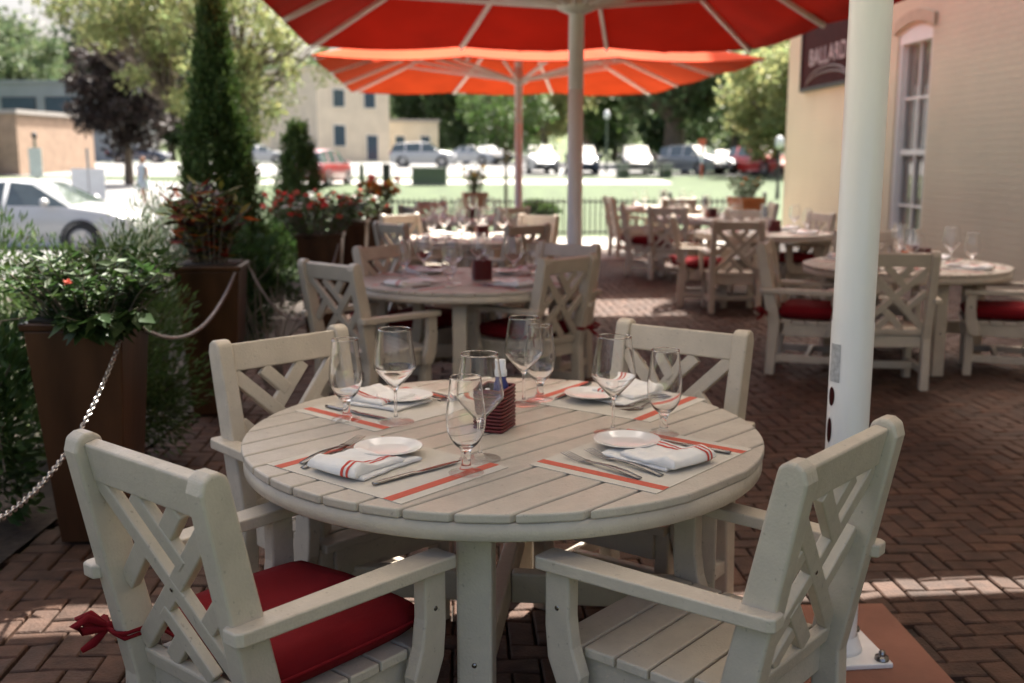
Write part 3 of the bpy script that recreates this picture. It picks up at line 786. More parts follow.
# right rows
chair((2.55, 6.55), 84, 'armchair with its lattice back to the camera, right beside the thick white pole')
chair((1.87, 7.40), -20, 'armchair seen from the side with a red cushion, left of the thick white pole', RC+'the side-on armchair left of the thick white pole')
chair((3.92, 7.15), 160, 'armchair side-on at the picture edge by the cream wall, red cushion under the arm', RC+'the armchair at the edge by the cream wall')
chair((3.05, 8.62), -95, 'armchair at the wall side of the window table, peeping out behind the white pole')
chair((2.26, 9.95), 88, 'armchair with its lattice back to the camera before the second wall table')
chair((1.72, 10.75), -8, 'side-on armchair with sunlit red cushion left of the second wall table', RC+'the side-on armchair of the second wall table')
chair((3.52, 11.35), -165, 'armchair at the wall side of the second wall table, facing left', RC+'the wall-side armchair of the second wall table')
chair((2.85, 12.12), -95, 'armchair facing the camera behind the second wall table')
chair((1.97, 12.75), 62, 'armchair with its back to the camera before the third wall table', RC+'the back-turned armchair of the third wall table')
chair((1.50, 13.75), -8, 'side-on armchair with dark red cushion left of the third wall table', RC+'the side-on armchair of the third wall table')
chair((3.65, 13.95), 176, 'armchair between the third wall table and the cream wall')
chair((1.55, 16.2), 10, 'pale armchair leftmost of the wall side group, nearest the fence')
chair((2.6, 15.6), 92, 'armchair with its back to the camera before the farthest table by the fence')

# ------------------------------------------------------------------ umbrellas
def umbrella(loc, a, b, rot, m, label, rim=2.73, apex=3.73, pr=.060):
    t = thing('patio_umbrella', label, 'umbrella', (loc[0], loc[1], 0), rot, 'giant square patio umbrellas')
    per = []
    cs = [(-a, -b), (a, -b), (a, b), (-a, b)]
    for k in range(4):
        p, q = cs[k], cs[(k+1) % 4]
        for s in (0, 1/3, 2/3): per.append(Vector((p[0]+(q[0]-p[0])*s, p[1]+(q[1]-p[1])*s, rim)))
    ap = Vector((0, 0, apex)); n = len(per); mb = MB(); NR = 14; NS = 10; v = []; f = []
    for k in range(n):
        p, q = per[k], per[(k+1) % n]; o = len(v)
        for i in range(NR+1):
            for j in range(NS+1):
                s = j/NS; e = p.lerp(q, s); sag = 4*s*(1-s); r_ = i/NR
                e = e+(-Vector((e.x, e.y, 0)).normalized())*.05*sag
                P = ap.lerp(e, r_) if i else ap.copy()
                P.z -= .05*sag*r_; P.z += (.010*math.sin(9*s*PI+k)+.008*math.sin(5*r_*PI+k*1.7+6*s))*sag*r_
                v.append(tuple(P))
        for i in range(NR):
            for j in range(NS):
                A = o+i*(NS+1)+j; B = A+NS+1
                f.append((A, B, B+1, A+1) if i else (A, B, B+1))
    mb.add(v, f, 0, True); mb.build('canopy', m, t, weld=True)
    hem = MB()
    rimp = []
    for k in range(n):
        p, q = per[k], per[(k+1) % n]
        for j in range(NS):
            s = j/NS; e = p.lerp(q, s); sag = 4*s*(1-s); e = e+(-Vector((e.x, e.y, 0)).normalized())*.05*sag; e.z -= .045*sag; rimp.append(e)
    hem.tube(rimp, .012, 5, closed=True).build('hem', m, t)
    for p in per:
        d = (p-ap); tip = ap+d*.992; st = ap+d*.03; off = Vector((0, 0, -.036))
        MB().bar(st+off, tip+off, .034, .045).build('rib', M['rib'], t, bevel=.004)
        e = ap+d*.62+off*1.6; h0 = Vector((p.x, p.y, 0)).normalized()*.13+Vector((0, 0, rim-.03))
        MB().bar(h0, e, .028, .038).build('strut', M['rib'], t, bevel=.004)
    MB().lathe([(0, rim-.10), (pr+.004, rim-.10), (.15, rim-.06), (.15, rim), (pr+.01, rim+.03), (pr+.004, rim+.16), (0, rim+.16)], 24).build('hub', M['rib'], t)
    MB().lathe([(0, apex-.20), (.11, apex-.19), (.12, apex-.06), (0, apex-.05)], 24).build('crown_hub', M['rib'], t)
    MB().lathe([(0, apex+.01), (.10, apex-.02), (.10, apex+.04), (.03, apex+.10), (0, apex+.11)], 16).build('finial', M['rib'], t)
    MB().lathe([(pr+.002, .02), (pr+.002, 1.05), (pr, 1.056), (pr, 2.06), (pr-.0015, 2.062), (pr-.0015, 2.068), (pr, 2.07), (pr, apex-.1)], 40).build('pole', M['white_metal'], t)
    bp = MB().box((0, 0, .0125), (.26, .26, .017), T=None)
    bp.build('base_plate', M['white_metal'], t, bevel=.004)
    MB().lathe([(pr+.004, .021), (pr+.022, .021), (pr+.018, .035), (pr+.004, .07)], 32).build('collar', M['white_metal'], t)
    for i in (-1, 1):
        for j in (-1, 1):
            MB().lathe([(0, .052), (.009, .05), (.011, .036), (.011, .034), (.020, .033), (.022, .0215)], 12, T=Matrix.Translation((i*.104, j*.104, 0))).build('bolt', M['steel'], t)
    return t
ROT = R(4.5)
u0 = umbrella((1.016, 2.93), 3.5, 1.90, ROT+R(1.6), M['canopy_unseen'], 'thick white pole of the nearest umbrella standing on a bolted plate, unseen canopy overhead')  # canopy out of view, sized and coloured to shape light on the front table
umbrella((.50, 8.0), 2.4, 3.34, ROT, M['canopy_red'], 'dark red square umbrella with white ribs filling the top of the view')
umbrella((.10, 15.45), 2.72, 3.35, ROT, M['canopy_red_sunlit'], 'square umbrella behind the dark red one, canvas coloured orange as sunlit')  # orange stands for stronger sun through the same red fabric
# stickers on the near pole: curved patches 1 mm proud of the pole
def patch(name, a0, a1, z0, z1, m, oval=False, label=None):
    mb = MB(); v = []; f = []; n, k = 14, 10; r = .0634
    for i in range(k+1):
        for j in range(n+1):
            s = -1+2*j/n; q = -1+2*i/k
            if oval: s *= math.sqrt(max(0, 1-q*q))
            a = (a0+a1)/2+(a1-a0)/2*s; z = (z0+z1)/2+(z1-z0)/2*q
            v.append((r*math.cos(a), r*math.sin(a), z))
    for i in range(k):
        for j in range(n): f.append((i*(n+1)+j, i*(n+1)+j+1, (i+1)*(n+1)+j+1, (i+1)*(n+1)+j))
    return mb.add(v, f, 0, True).build(name, m, u0)
aL = R(-155)-ROT-R(1.6)
patch('sticker', aL-.32, aL+.32, .875, .99, M['sticker'])['label'] = 'silver rectangular sticker'
patch('badge', aL-.30, aL+.10, .80, .86, M['sign_black'], True)['label'] = 'upper black oval badge'
patch('badge', aL-.34, aL+.02, .685, .765, M['sign_black'], True)['label'] = 'lower black oval badge'

# ------------------------------------------------------------------ building wall with window and sign
WL = 24.
wo = Vector((5.21, 19.3, 0)); wdir = Vector((.0474, -1, 0)).normalized()
wr = math.atan2(wdir.y, wdir.x)       # local +x runs from far corner towards the camera; local -y = patio side
bw = thing('cream_building', 'long cream painted brick building with a tall sash window along the right of the patio', 'building', wo, wr)
u0w, u1w, zb, zs, zc = 5.06, 6.16, .06, 3.22, 3.32
wm = MB(); D_ = .38; HW = 13.
wm.box((u0w/2, D_/2, HW/2), (u0w, D_, HW)); wm.box(((u1w+WL)/2, D_/2, HW/2), (WL-u1w, D_, HW))
wm.box(((u0w+u1w)/2, D_/2, zb/2), (u1w-u0w, D_, zb))
arc = [(u0w+(u1w-u0w)*i/12, zs+(zc-zs)*math.sin(PI*i/12)**.9) for i in range(13)]
wm.prism(arc+[(u1w, HW), (u0w, HW)], 0, D_, axis='y')
wm.box((D_/2, 4+D_, HW/2), (D_, 8, HW))
wm.build('wall', M['wall'], bw)
hood = [(u0w-.10+(u1w-u0w+.2)*i/14, zs+.02+(zc-zs+.02)*math.sin(PI*i/14)**.9) for i in range(15)]
MB().prism(hood+[(a, b+.17) for a, b in reversed(hood)], -.045, -.002, axis='y').build('window_hood', M['lintel'], bw, bevel=.01)
wf = MB(); fy = .045
fw = .085
wf.box((u0w+fw/2, fy+.05, (zb+zs)/2), (fw, .14, zs-zb)); wf.box((u1w-fw/2, fy+.05, (zb+zs)/2), (fw, .14, zs-zb))
wf.prism([(a, b-.001) for a, b in arc]+[(u1w, zs-.12), (u0w, zs-.12)], fy-.03, fy+.12, axis='y')
wf.box(((u0w+u1w)/2, fy+.05, zb+.04), (u1w-u0w-2*fw, .13, .08))
win = wf.build('window', M['trim_white'], bw, bevel=.006)
mu = MB(); ww = u1w-u0w-2*fw; xm = (u0w+u1w)/2; zt0, zt1 = zb+.08, zs-.12; zm = (zt0+zt1)/2; 
mu.box((xm, fy+.06, zm), (ww, .06, .075))
for z in ((zt0+zm)/2, (zt1+zm)/2): mu.box((xm, fy+.062, z), (ww, .035, .032))
mu.box((xm, fy+.064, zm), (.034, .035, zt1-zt0))
for sx in (u0w+fw+.02, u1w-fw-.02): mu.box((sx, fy+.061, zm), (.04, .045, zt1-zt0))
mu.build('sash_bars', M['trim_white'], win)
MB().box((xm, fy+.085, zm), (ww, .008, zt1-zt0)).build('pane', M['thin_glass'], win)
MB().box((xm, .150, zm), (ww+.1, .02, zt1-zt0+.1)).build('blind', M['curtain'], win)
MB().box((xm, .02, zb-.045), (u1w-u0w+.16, .16, .085)).build('sill', M['trim_white'], win, bevel=.008)
# sign
sg = thing('wall_sign', 'glossy black framed shop sign with grey capital letters on the cream wall', 'sign', wo+wdir*.94, wr)
sw, z0, z1 = 2.72, 2.70, 3.95
MB().box((sw/2, -.05, (z0+z1)/2), (sw-.12, .05, z1-z0-.12)).build('panel', M['sign_black'], sg)
fr = MB()
for x in (.03, sw-.03): fr.box((x, -.055, (z0+z1)/2), (.06, .09, z1-z0))
for z in (z0+.03, z1-.03): fr.box((sw/2, -.055, z), (sw-.12, .09, .06))
fr.build('frame', M['sign_frame'], sg, bevel=.006)
def text_mesh(txt, size, m, parent, name, loc, ext=.006):
    cu = bpy.data.curves.new('t', 'FONT'); cu.body = txt; cu.size = size; cu.extrude = ext; cu.align_x = 'CENTER'; cu.space_character = 1.1
    to = bpy.data.objects.new('t', cu); col.objects.link(to)
    dg = bpy.context.evaluated_depsgraph_get(); dg.update()
    me = bpy.data.meshes.new_from_object(to.evaluated_get(dg)); bpy.data.objects.remove(to); bpy.data.curves.remove(cu)
    me.name = name; me.materials.clear(); me.materials.append(m)
    o = bpy.data.objects.new(name, me); col.objects.link(o); o.parent = parent; o.location = loc; o.rotation_euler = (PI/2, 0, 0)
    return o
text_mesh('BALLARD', .40, M['sign_text'], sg, 'lettering', (sw/2, -.082, z0+.42))
am = MB()
for r0 in (0, .09): am.tube([(sw/2+1.05*math.cos(a), -.078, z0+.06+(.30-r0)*math.sin(a)) for a in np.linspace(.12, PI-.12, 20)], .016, 6)
am.build('arc_line', M['sign_red'], sg)

# ------------------------------------------------------------------ fence
ftb = thing('iron_fence', 'low black iron picket fence across the end of the patio before the lawn', 'fence', (0, 19.75, 0), R(1.5))
fx0, fx1 = -4.4, 5.0; fb = MB()
for z in (.10, .70): fb.box(((fx0+fx1)/2, 0, z), (fx1-fx0, .03, .035))
fb.build('rail', M['black_metal'], ftb)
pk = MB()
for x in np.arange(fx0+.06, fx1, .105): pk.box((x, 0, .40), (.026, .026, .74))
pk.build('pickets', M['black_metal'], ftb)
for x in np.linspace(fx0, fx1, 6):
    p = MB().box((x, -.0, .41), (.06, .06, .82)); p.sphere((x, 0, .85), .045, 10); p.build('post', M['black_metal'], ftb)

# ------------------------------------------------------------------ planters, plants and chains
def make_planter():
    t = thing('tall_planter', 'x', 'planter')
    mb = MB(); h = .90; a0, a1 = .25, .37
    mb.frust((0, 0, 0), (a0, a0), (a1, a1), h-.03)
    mb.frust((0, 0, h-.03), (a1+.022, a1+.022), (a1+.03, a1+.03), .03)
    mb.build('pot', M['bronze'], t, bevel=.006)
    MB().box((0, 0, h+.003), (a1-.03, a1-.03, .012)).build('soil', M['soil'], t)
    return t
PG = 'tall bronze planters along the bed'
PL = [(-1.62, 1.75, 'tall tapered bronze planter beyond the chain end at the edge of view'), (-1.69, 3.93, 'tall tapered bronze planter in front with dark bushy leaves and the chain on its rim'), (-1.80, 5.95, 'tall tapered bronze planter holding red and yellow croton leaves'),
      (-1.62, 8.45, 'bronze planter under the coral red flowers'), (-1.66, 10.2, 'bronze planter under the white and pink flowers'), (-1.72, 12.9, 'bronze planter under the orange and yellow flowers, last in the row')]
for i, (x, y, l) in enumerate(PL): place('planter', make_planter, (x, y*K, .012), R([4, 3, 6, 5, 2, 4][i]), l, PG)

def stems(mb, c, n, h, spread, r=.004, z0=0):
    tips = []
    for k in range(n):
        a = random.uniform(0, 2*PI); q = random.random()**.5*spread; hh = h*random.uniform(.6, 1.1)
        p0 = Vector((c[0]+.42*q*math.cos(a), c[1]+.42*q*math.sin(a), z0)); p2 = Vector((c[0]+q*math.cos(a), c[1]+q*math.sin(a), z0+hh))
        p1 = (p0+p2)/2+Vector((0, 0, hh*.12)); mb.tube([p0, p1, p2], [r, r*.8, r*.4], 5); tips.append((p0, p1, p2))
    return tips
def plant_from_stems(name, label, cat, loc, n, h, spread, leaf, mats, per=14, asp=.45, cols=None, droop=0, group=None, blossom=None, bn=0, bsize=.03):
    t = thing(name, label, cat, loc, 0, group)
    sm = MB(); tips = stems(sm, (0, 0), n, h, spread); sm.build('stems', M['twig'], t)
    P = []; D = []
    for p0, p1, p2 in tips:
        for k in range(per):
            s = .08+.95*random.random(); q = p0.lerp(p1, s*2) if s < .5 else p1.lerp(p2, min(1, (s-.5)*2))
            a = random.uniform(0, 2*PI); d = Vector((math.cos(a), math.sin(a), random.uniform(-.3-droop, .9-droop)))
            P.append(q); D.append(d)
    cc = None
    if cols: cc = np.array([random.choice(cols) for _ in P])
    leaf_mesh('foliage', mats, P, D, leaf, t, asp=asp, cols=cc, up=(0, 0, 1))
    if blossom:
        pick = random.sample(tips, min(bn, len(tips))) if bn <= len(tips) else [random.choice(tips) for _ in range(bn)]
        for k, (p0, p1, p2) in enumerate(pick):
            mk, sz = blossom[k % len(blossom)]
            key = 'bl_'+mk
            if key not in protos:
                bp = []; bd = []
                for ring, (m_, el) in enumerate(((9, .15), (7, .6), (5, 1.2))):
                    for j in range(m_):
                        a = 2*PI*j/m_+ring*.4; bd.append((math.cos(a), math.sin(a), el)); bp.append((.002*math.cos(a), .002*math.sin(a), .004*ring))
                protos[key] = leaf_mesh('blossom', M[mk], bp, bd, 1.0*.03, t, asp=.62, bright=(.85, 1.1), up=(0, 0, 1)); b = protos[key]
            else: b = protos[key].copy(); col.objects.link(b); b.parent = t
            b.location = p1.lerp(p2, random.uniform(.35, 1.05))+Vector((random.uniform(-.03, .03), random.uniform(-.03, .03), random.uniform(-.02, .03))); b.scale = (sz/.045*random.uniform(.75, 1.2),)*3
            b.rotation_euler = (random.uniform(-.7, .7), random.uniform(-.7, .7), random.uniform(0, 6))
    return t
plant_from_stems('bushy_plant', 'dark green bushy plant with one salmon flower overflowing the front planter', 'plant', (-1.68, 3.93, .88), 95, .27, .36, .056, M['leaf_dark'], 24, .42, blossom=[('petal_pink', .035)], bn=1)
plant_from_stems('trailing_plant', 'broad dark leaves drooping over the right rim of the front planter', 'plant', (-1.56, 3.76, .90), 26, .07, .17, .085, M['leaf_dark'], 9, .6, droop=.9)
tr = thing('trailing_vine', 'thin trailing vine hanging down the left of the front planter', 'plant', (-1.92, 3.72, .93))
vm = MB(); pts = [(.06, .06, 0), (.0, -.02, .0), (-.04, -.05, -.10), (-.05, -.05, -.28), (-.03, -.05, -.45), (-.02, -.05, -.58)]; vm.tube(pts, .0035, 5); vm.build('stem', M['twig'], tr)
P = []; D = []
for k in range(26):
    s = random.random()*4.99; i = int(s); q = Vector(pts[i]).lerp(Vector(pts[i+1]), s-i); a = random.uniform(0, 6.3); P.append(q); D.append((math.cos(a), math.sin(a), -.3))
leaf_mesh('foliage', M['leaf_dark'], P, D, .05, tr, asp=.6)
CR = [(.22, .03, .012), (.34, .09, .015), (.17, .16, .03), (.05, .016, .013), (.08, .10, .03), (.26, .22, .04), (.03, .012, .012), (.05, .075, .025), (.06, .085, .03), (.035, .03, .014)]
plant_from_stems('croton_plant', 'croton with dark red, orange and yellow leaves in the second planter', 'plant', (-1.80, 5.95, .91), 52, .46, .25, .10, M['leaf_croton'], 14, .32, cols=CR)
plant_from_stems('flowering_plant', 'leafy plant covered with coral red flowers behind the second table', 'plant', (-1.66, 8.4, .90), 80, .34, .52, .06, M['leaf_mid'], 14, .5, droop=.4, blossom=[('petal_red', .05), ('petal_red', .042), ('petal_pink', .05), ('petal_red', .05), ('petal_white', .035)], bn=46)
plant_from_stems('flowering_plant', 'leafy plant with white and pink flowers in the planter beyond the red ones', 'plant', (-1.66, 10.2, .90), 60, .26, .44, .06, M['leaf_mid'], 13, .5, blossom=[('petal_white', .055), ('petal_pink', .05), ('petal_red', .045), ('petal_white', .05)], bn=40)
plant_from_stems('flowering_plant', 'plant with orange and yellow flowers in the last bronze planter', 'plant', (-1.72, 12.9, .90), 34, .34, .28, .07, M['leaf_mid'], 12, .5, blossom=[('petal_orange', .10), ('petal_yellow', .085), ('petal_pink', .085)], bn=30)

def shrub(name, label, loc, r, n, leaf, m, asp=.2, clumps=28, upw=.6, group=None, cat='shrub'):
    t = thing(name, label, cat, loc, random.uniform(0, 6), group)
    c = (0, 0, r[2]*.95); cc, dd = blob_points(clumps, c, (r[0]*.85, r[1]*.85, r[2]*.9), .3)
    sm = MB()
    for q in cc[:24]: sm.tube([(0, 0, 0), (q[0]*.4, q[1]*.4, q[2]*.6), tuple(q)], [.014, .009, .004], 5)
    sm.build('stems', M['twig'], t)
    P = []; D = []
    for q, d0 in zip(cc, dd):
        k = n//clumps; p, d = blob_points(k, q, (r[0]*.34, r[1]*.34, r[2]*.34), .1)
        P.append(p); D.append(d*.5+d0*.6+np.array([0, 0, upw])+rng.normal(size=d.shape)*.35)
    P = np.concatenate(P); D = np.concatenate(D); k = P[:, 2] > .02
    leaf_mesh('foliage', m, P[k], D[k], leaf, t, asp=asp)
    return t
shrub('juniper_shrub', 'dense feathery green shrub directly behind the front planter', (-2.05, 5.0, .01), (.52, .5, .60), 15000, .048, M['leaf_mid'], .22, 46)
shrub('juniper_shrub', 'dense feathery green shrub at the left edge below the white car', (-2.80, 5.1, .01), (.62, .55, .64), 16000, .048, M['leaf_mid'], .22, 46)
shrub('low_shrub', 'dark leafy shrub low at the left edge beside the front planter', (-2.25, 3.9, .01), (.42, .4, .50), 4000, .06, M['leaf_dark'], .4, 30)
shrub('sage_shrub', 'grey green sage bush between the first two planters', (-2.42, 6.7, .01), (.46, .45, .68), 9000, .045, M['leaf_sage'], .2, 46, .9)
shrub('low_shrub', 'dark green shrub below the big conifer, right of the croton planter', (-2.25, 8.0, .01), (.45, .42, .50), 5000, .06, M['leaf_dark'], .4, 30)
shrub('low_shrub', 'dark green shrub between the two conifers', (-2.6, 10.2, .01), (.6, .6, .5), 5000, .06, M['leaf_dark'], .4, 30)
shrub('sage_shrub', 'silvery bush behind the red flowers, beside the small conifer', (-2.75, 11.6, .01), (.5, .5, .5), 4500, .05, M['leaf_sage'], .25, 30, .9)
tw = thing('dry_twig_plant', 'thin bare twigs rising beside the croton planter', 'plant', (-1.60, 6.5, .01))
tm = MB()
for k in range(14):
    a = random.uniform(-.9, .9); h = random.uniform(.45, .85); b = Vector((random.uniform(-.08, .1), random.uniform(-.1, .1), 0)); e = b+Vector((math.sin(a)*.35, random.uniform(-.1, .15), h))
    m_ = b.lerp(e, .5)+Vector((-.03, 0, .05)); tm.tube([b, m_, e], [.005, .004, .002], 5)
    for q in range(2):
        s = m_.lerp(e, random.random()); tm.tube([s, s+Vector((random.uniform(-.12, .12), random.uniform(-.1, .1), .14))], [.003, .0015], 4)
tm.build('stems', M['twig'], tw)

def conifer(label, loc, h, r, n, ex, shoulder):
    t = thing('cypress_tree', label, 'tree', loc, 0, 'columnar conifers')
    MB().tube([(0, 0, 0), (.01, .01, h*.5), (0, 0, h*.95)], [.05, .035, .008], 8).build('trunk', M['bark'], t)
    def rad(z): return r*np.clip(((h-z)/(h-shoulder)), 0, 1)**ex*np.clip(.82+z*.3, 0, 1)
    nt_ = n//26; P = []; D = []
    for k in range(nt_):
        z = .04+(h-.08)*rng.random()**1.05; a = rng.random()*2*PI
        lump = 1+.10*math.sin(3*a+5*z)+.10*math.sin(5*a-7*z+1)+rng.normal()*.07
        q = float(rad(np.array(z)))*lump*(.40+.60*rng.random()**.5)
        c = np.array([q*math.cos(a), q*math.sin(a), z]); up = np.array([math.cos(a)*.45, math.sin(a)*.45, 1.0]); up /= np.linalg.norm(up)
        L = rng.uniform(.07, .17); m_ = 26
        s_ = rng.random(m_)[:, None]
        P.append(c+up*(s_-.35)*L+rng.normal(size=(m_, 3))*.022); D.append(up+rng.normal(size=(m_, 3))*.42)
    leaf_mesh('crown', M['leaf_cypress'], np.concatenate(P), np.concatenate(D), .050, t, asp=.36, bright=(.55, 1.45))
    return t
conifer('tall columnar conifer rising behind the croton planter out of the picture', (-2.62, 9.0, 0), 3.06, .37, 56000, .95, .80)
conifer('small columnar conifer behind the coral red flowers', (-2.76, 13.0, 0), 1.96, .31, 17000, .55, .9)

def chain(label, p0, p1, sag, m, ll=.026):
    p0 = Vector(p0); p1 = Vector(p1); p0.y *= K; p1.y *= K; N = 400; pts = []
    for i in range(N+1):
        s = i/N; p = p0.lerp(p1, s); p.z -= sag*4*s*(1-s); pts.append(p)
    L = [0]
    for i in range(N): L.append(L[-1]+(pts[i+1]-pts[i]).length)
    mb = MB(); step = ll*.74; k = 0; d = 0; i = 0
    while d+ll < L[-1]:
        while L[i+1] < d+ll/2: i += 1
        c = pts[i].lerp(pts[i+1], (d+ll/2-L[i])/(L[i+1]-L[i])); x = (pts[min(i+4, N)]-pts[max(i-4, 0)]).normalized()
        z = Vector((0, 0, 1)); y = z.cross(x).normalized(); z = x.cross(y)
        a = (k % 2)*PI/2+.5+random.uniform(-.2, .2); yy = y*math.cos(a)+z*math.sin(a)
        ring = [c+x*(ll/2*math.cos(t))+yy*(ll*.30*math.sin(t)) for t in np.linspace(0, 2*PI, 11)[:-1]]
        mb.tube(ring, .0027, 6, closed=True); d += step; k += 1
    return tag(mb.build('chain', m), label, 'chain', 'barrier chains between planters')
chain('metal link chain running from the front planter rim towards the camera at left', (-1.505, 3.80, .87), (-1.44, 1.85, .87), .36, M['chrome'])
chain('metal link chain sagging from the front planter to the croton planter', (-1.50, 3.95, .87), (-1.62, 5.85, .90), .19, M['chrome'])
chain('metal link chain sagging from the croton planter to the red flower planter', (-1.61, 6.05, .90), (-1.44, 8.35, .88), .50, M['chrome'])

def make_terracotta(pm='terracotta'):
    t = thing('terracotta_planter', 'x', 'planter')
    MB().frust((0, 0, 0), (.25, .25), (.37, .37), .86).frust((0, 0, .86), (.42, .42), (.44, .44), .09).build('pot', M[pm], t, bevel=.012)
    MB().box((0, 0, .952), (.36, .36, .01)).build('soil', M['soil'], t)
    return t
place('terra', make_terracotta, (3.55, 15.3*K, 0), R(20), 'tall terracotta planter with green plants near the cream wall corner', 'terracotta planters')
place('clay', lambda: make_terracotta('clay'), (-.65, 17.6*K, 0), R(8), 'tall tan clay planter with yellow flowers before the middle of the fence', 'terracotta planters')
plant_from_stems('leafy_plant', 'green leafy plant in the terracotta planter by the wall', 'plant', (3.55, 15.3, .95), 40, .30, .30, .07, M['leaf_mid'], 14, .4, blossom=[('petal_orange', .05)], bn=6)
plant_from_stems('flowering_plant', 'plant with yellow and white flowers in the tan clay planter at the fence', 'plant', (-.65, 17.6, .95), 34, .42, .26, .08, M['leaf_mid'], 12, .4, blossom=[('petal_yellow', .065), ('petal_white', .05)], bn=18)

# ------------------------------------------------------------------ cars
def loft_car(st, wheels, L, m, label, loc, rz, name, wr=.33, group='cars in the street and lot', pillars=()):
    """st: stations (x, ztop, zbelt, halfwidth, roofhalf)"""
    t = thing(name, label, 'car', loc, rz, group)
    v = []; n = 13; body = []; glass = []
    for (x, zt_, zb_, hw, rh) in st:
        zl = .22 if abs(x) < L*.47 else .34
        half = [(hw*.90, zl), (hw*.985, zl+.16), (hw, (zl+zb_)/2+.06), (hw*.965, zb_-.03), (hw*.94, zb_), (rh, max(zt_-.05, zb_+.004)), (0, zt_)]
        sec = half+[(-a, b) for a, b in reversed(half[:-1])]
        v += [(x, a, b) for a, b in sec]
    for i in range(len(st)-1):
        cab = st[i][1]-st[i][2] > .2 or st[i+1][1]-st[i+1][2] > .2
        screen = abs(st[i][1]-st[i+1][1]) > .2
        pil = i in pillars
        for j in range(n-1):
            q = (i*n+j, i*n+j+1, (i+1)*n+j+1, (i+1)*n+j)
            isg = cab and not pil and ((j in (4, 7)) or (screen and j in (5, 6)))
            (glass if isg else body).append(q)
        body.append((i*n, i*n+n-1, (i+1)*n+n-1, (i+1)*n))
    body.append(tuple(range(n))); body.append(tuple((len(st)-1)*n+j for j in range(n))[::-1])
    MB().add(v, body, 0, True).build('body', m, t)
    groups_ = {}
    for q in glass:
        i, j = divmod(q[0], n)
        key = ('windscreen' if i > 6 else 'rear_window', 0) if j in (5, 6) else ('side_window', j*100+(i if i < pillars[0] else (20 if i < pillars[-1] else 40)))
        groups_.setdefault(key, []).append(q)
    for (nm, _), qs in groups_.items():
        ids = sorted({i for q in qs for i in q}); mp_ = {k: i for i, k in enumerate(ids)}
        MB().add([(v[k][0], v[k][1]*1.002, v[k][2]) for k in ids], [tuple(mp_[k] for k in q) for q in qs]).build(nm, M['car_glass'], t)
    for wx in wheels:
        for s in (1, -1):
            hw = .9*(max(k[3] for k in st)/.92)
            T = Matrix.Translation((wx, s*(hw-.10), wr)) @ Matrix.Rotation(-s*PI/2, 4, 'X')
            ty = MB().lathe([(wr*.66, -.10), (wr*.94, -.10), (wr, -.07), (wr, .09), (wr*.94, .115), (wr*.66, .112)], 28, T=T).build('wheel', M['tyre'], t)
            rm = MB().lathe([(0, .095), (wr*.16, .10), (wr*.2, .085), (wr*.2, .06), (wr*.68, .055), (wr*.68, .11), (wr*.62, .112)], 28, T=T)
            for k in range(5):
                a = 2*PI*k/5; rm.bar((wr*.15*math.cos(a), wr*.15*math.sin(a), .09), (wr*.64*math.cos(a), wr*.64*math.sin(a), .10), .07, .02, T=T)
            rm.build('rim', M['rim'], ty)
            ar = MB(); ar.lathe([(wr*1.02, .122), (wr*1.18, .124), (wr*1.18, .08)], 20, T=T, a0=0, a1=2*PI); ar.build('wheel_arch', M['tyre'], t)
    xf = st[-1][0]; xr = st[0][0]; hw = st[-2][3]
    for s in (1, -1):
        MB().sphere((st[-2][0]-.02, s*hw*.80, st[-2][2]-.05), (.16, .17, .07), 10).build('headlight', M['lamp_glass'], t)
        MB().sphere((st[1][0]+.01, s*st[1][3]*.86, st[1][2]-.07), (.10, .13, .09), 10).build('tail_light', M['tail'], t)
        mx = [k for k in st if k[1]-k[2] > .3][-1]
        MB().sphere((mx[0]+.42, s*(mx[3]+.10), mx[2]+.07), (.07, .12, .08), 10).build('mirror', m, t)
        MB().box((.0, s*(max(k[3] for k in st)*.985+.004), mx[2]-.10), (.20, .02, .03)).build('door_handle', M['rim'], t)
    MB().box((xf-.02, 0, .42), (.06, 1.1, .14)).build('grille', M['tyre'], t)
    MB().box((xr-.005, 0, .62), (.02, .5, .12)).build('number_plate', M['board_white'], t)
    return t
SED = [(-2.36, .74, .72, .66, .55), (-2.25, .96, .90, .82, .70), (-1.62, 1.06, .95, .90, .74), (-.86, 1.38, .97, .92, .62), (-.80, 1.39, .97, .92, .63), (-.05, 1.44, .965, .925, .64), (.03, 1.44, .965, .925, .64), (.42, 1.40, .96, .925, .62), (1.22, 1.01, .94, .91, .74), (1.85, .93, .86, .88, .70), (2.2, .80, .74, .78, .60), (2.36, .60, .58, .58, .5)]
SUV = [(-2.30, .95, .93, .78, .66), (-2.22, 1.10, 1.06, .88, .72), (-1.95, 1.62, 1.08, .92, .68), (-1.2, 1.72, 1.08, .94, .70), (-1.12, 1.72, 1.08, .94, .70), (-.1, 1.75, 1.07, .94, .70), (-.02, 1.75, 1.07, .94, .70), (.55, 1.70, 1.06, .94, .68), (1.25, 1.18, 1.04, .93, .78), (1.95, 1.06, .98, .90, .74), (2.22, .92, .86, .82, .66), (2.32, .66, .64, .66, .6)]
PIL_S = (3, 5); PIL_U = (3, 5)
def sedan(m, l, x, y, h): return loft_car(SED, (-1.42, 1.42), 4.72, M['car_'+m], l, (x, y, zt(y)-.06), R(h), 'parked_car', pillars=PIL_S)
def suv(m, l, x, y, h): return loft_car(SUV, (-1.38, 1.40), 4.62, M['car_'+m], l, (x, y, zt(y)-.06), R(h), 'parked_car', wr=.37, pillars=PIL_U)
o = sedan('white', 'white sedan on the street behind the shrubs at the left edge', -9.15, 19.0, -4); o.location.z = -.27
suv('white', 'white sport utility vehicle side-on in the far lot, behind the green utility box', -6.35, 72, 0)
suv('maroon', 'dark red sport utility vehicle beside the small conifer', -9.2, 48.5, 80)
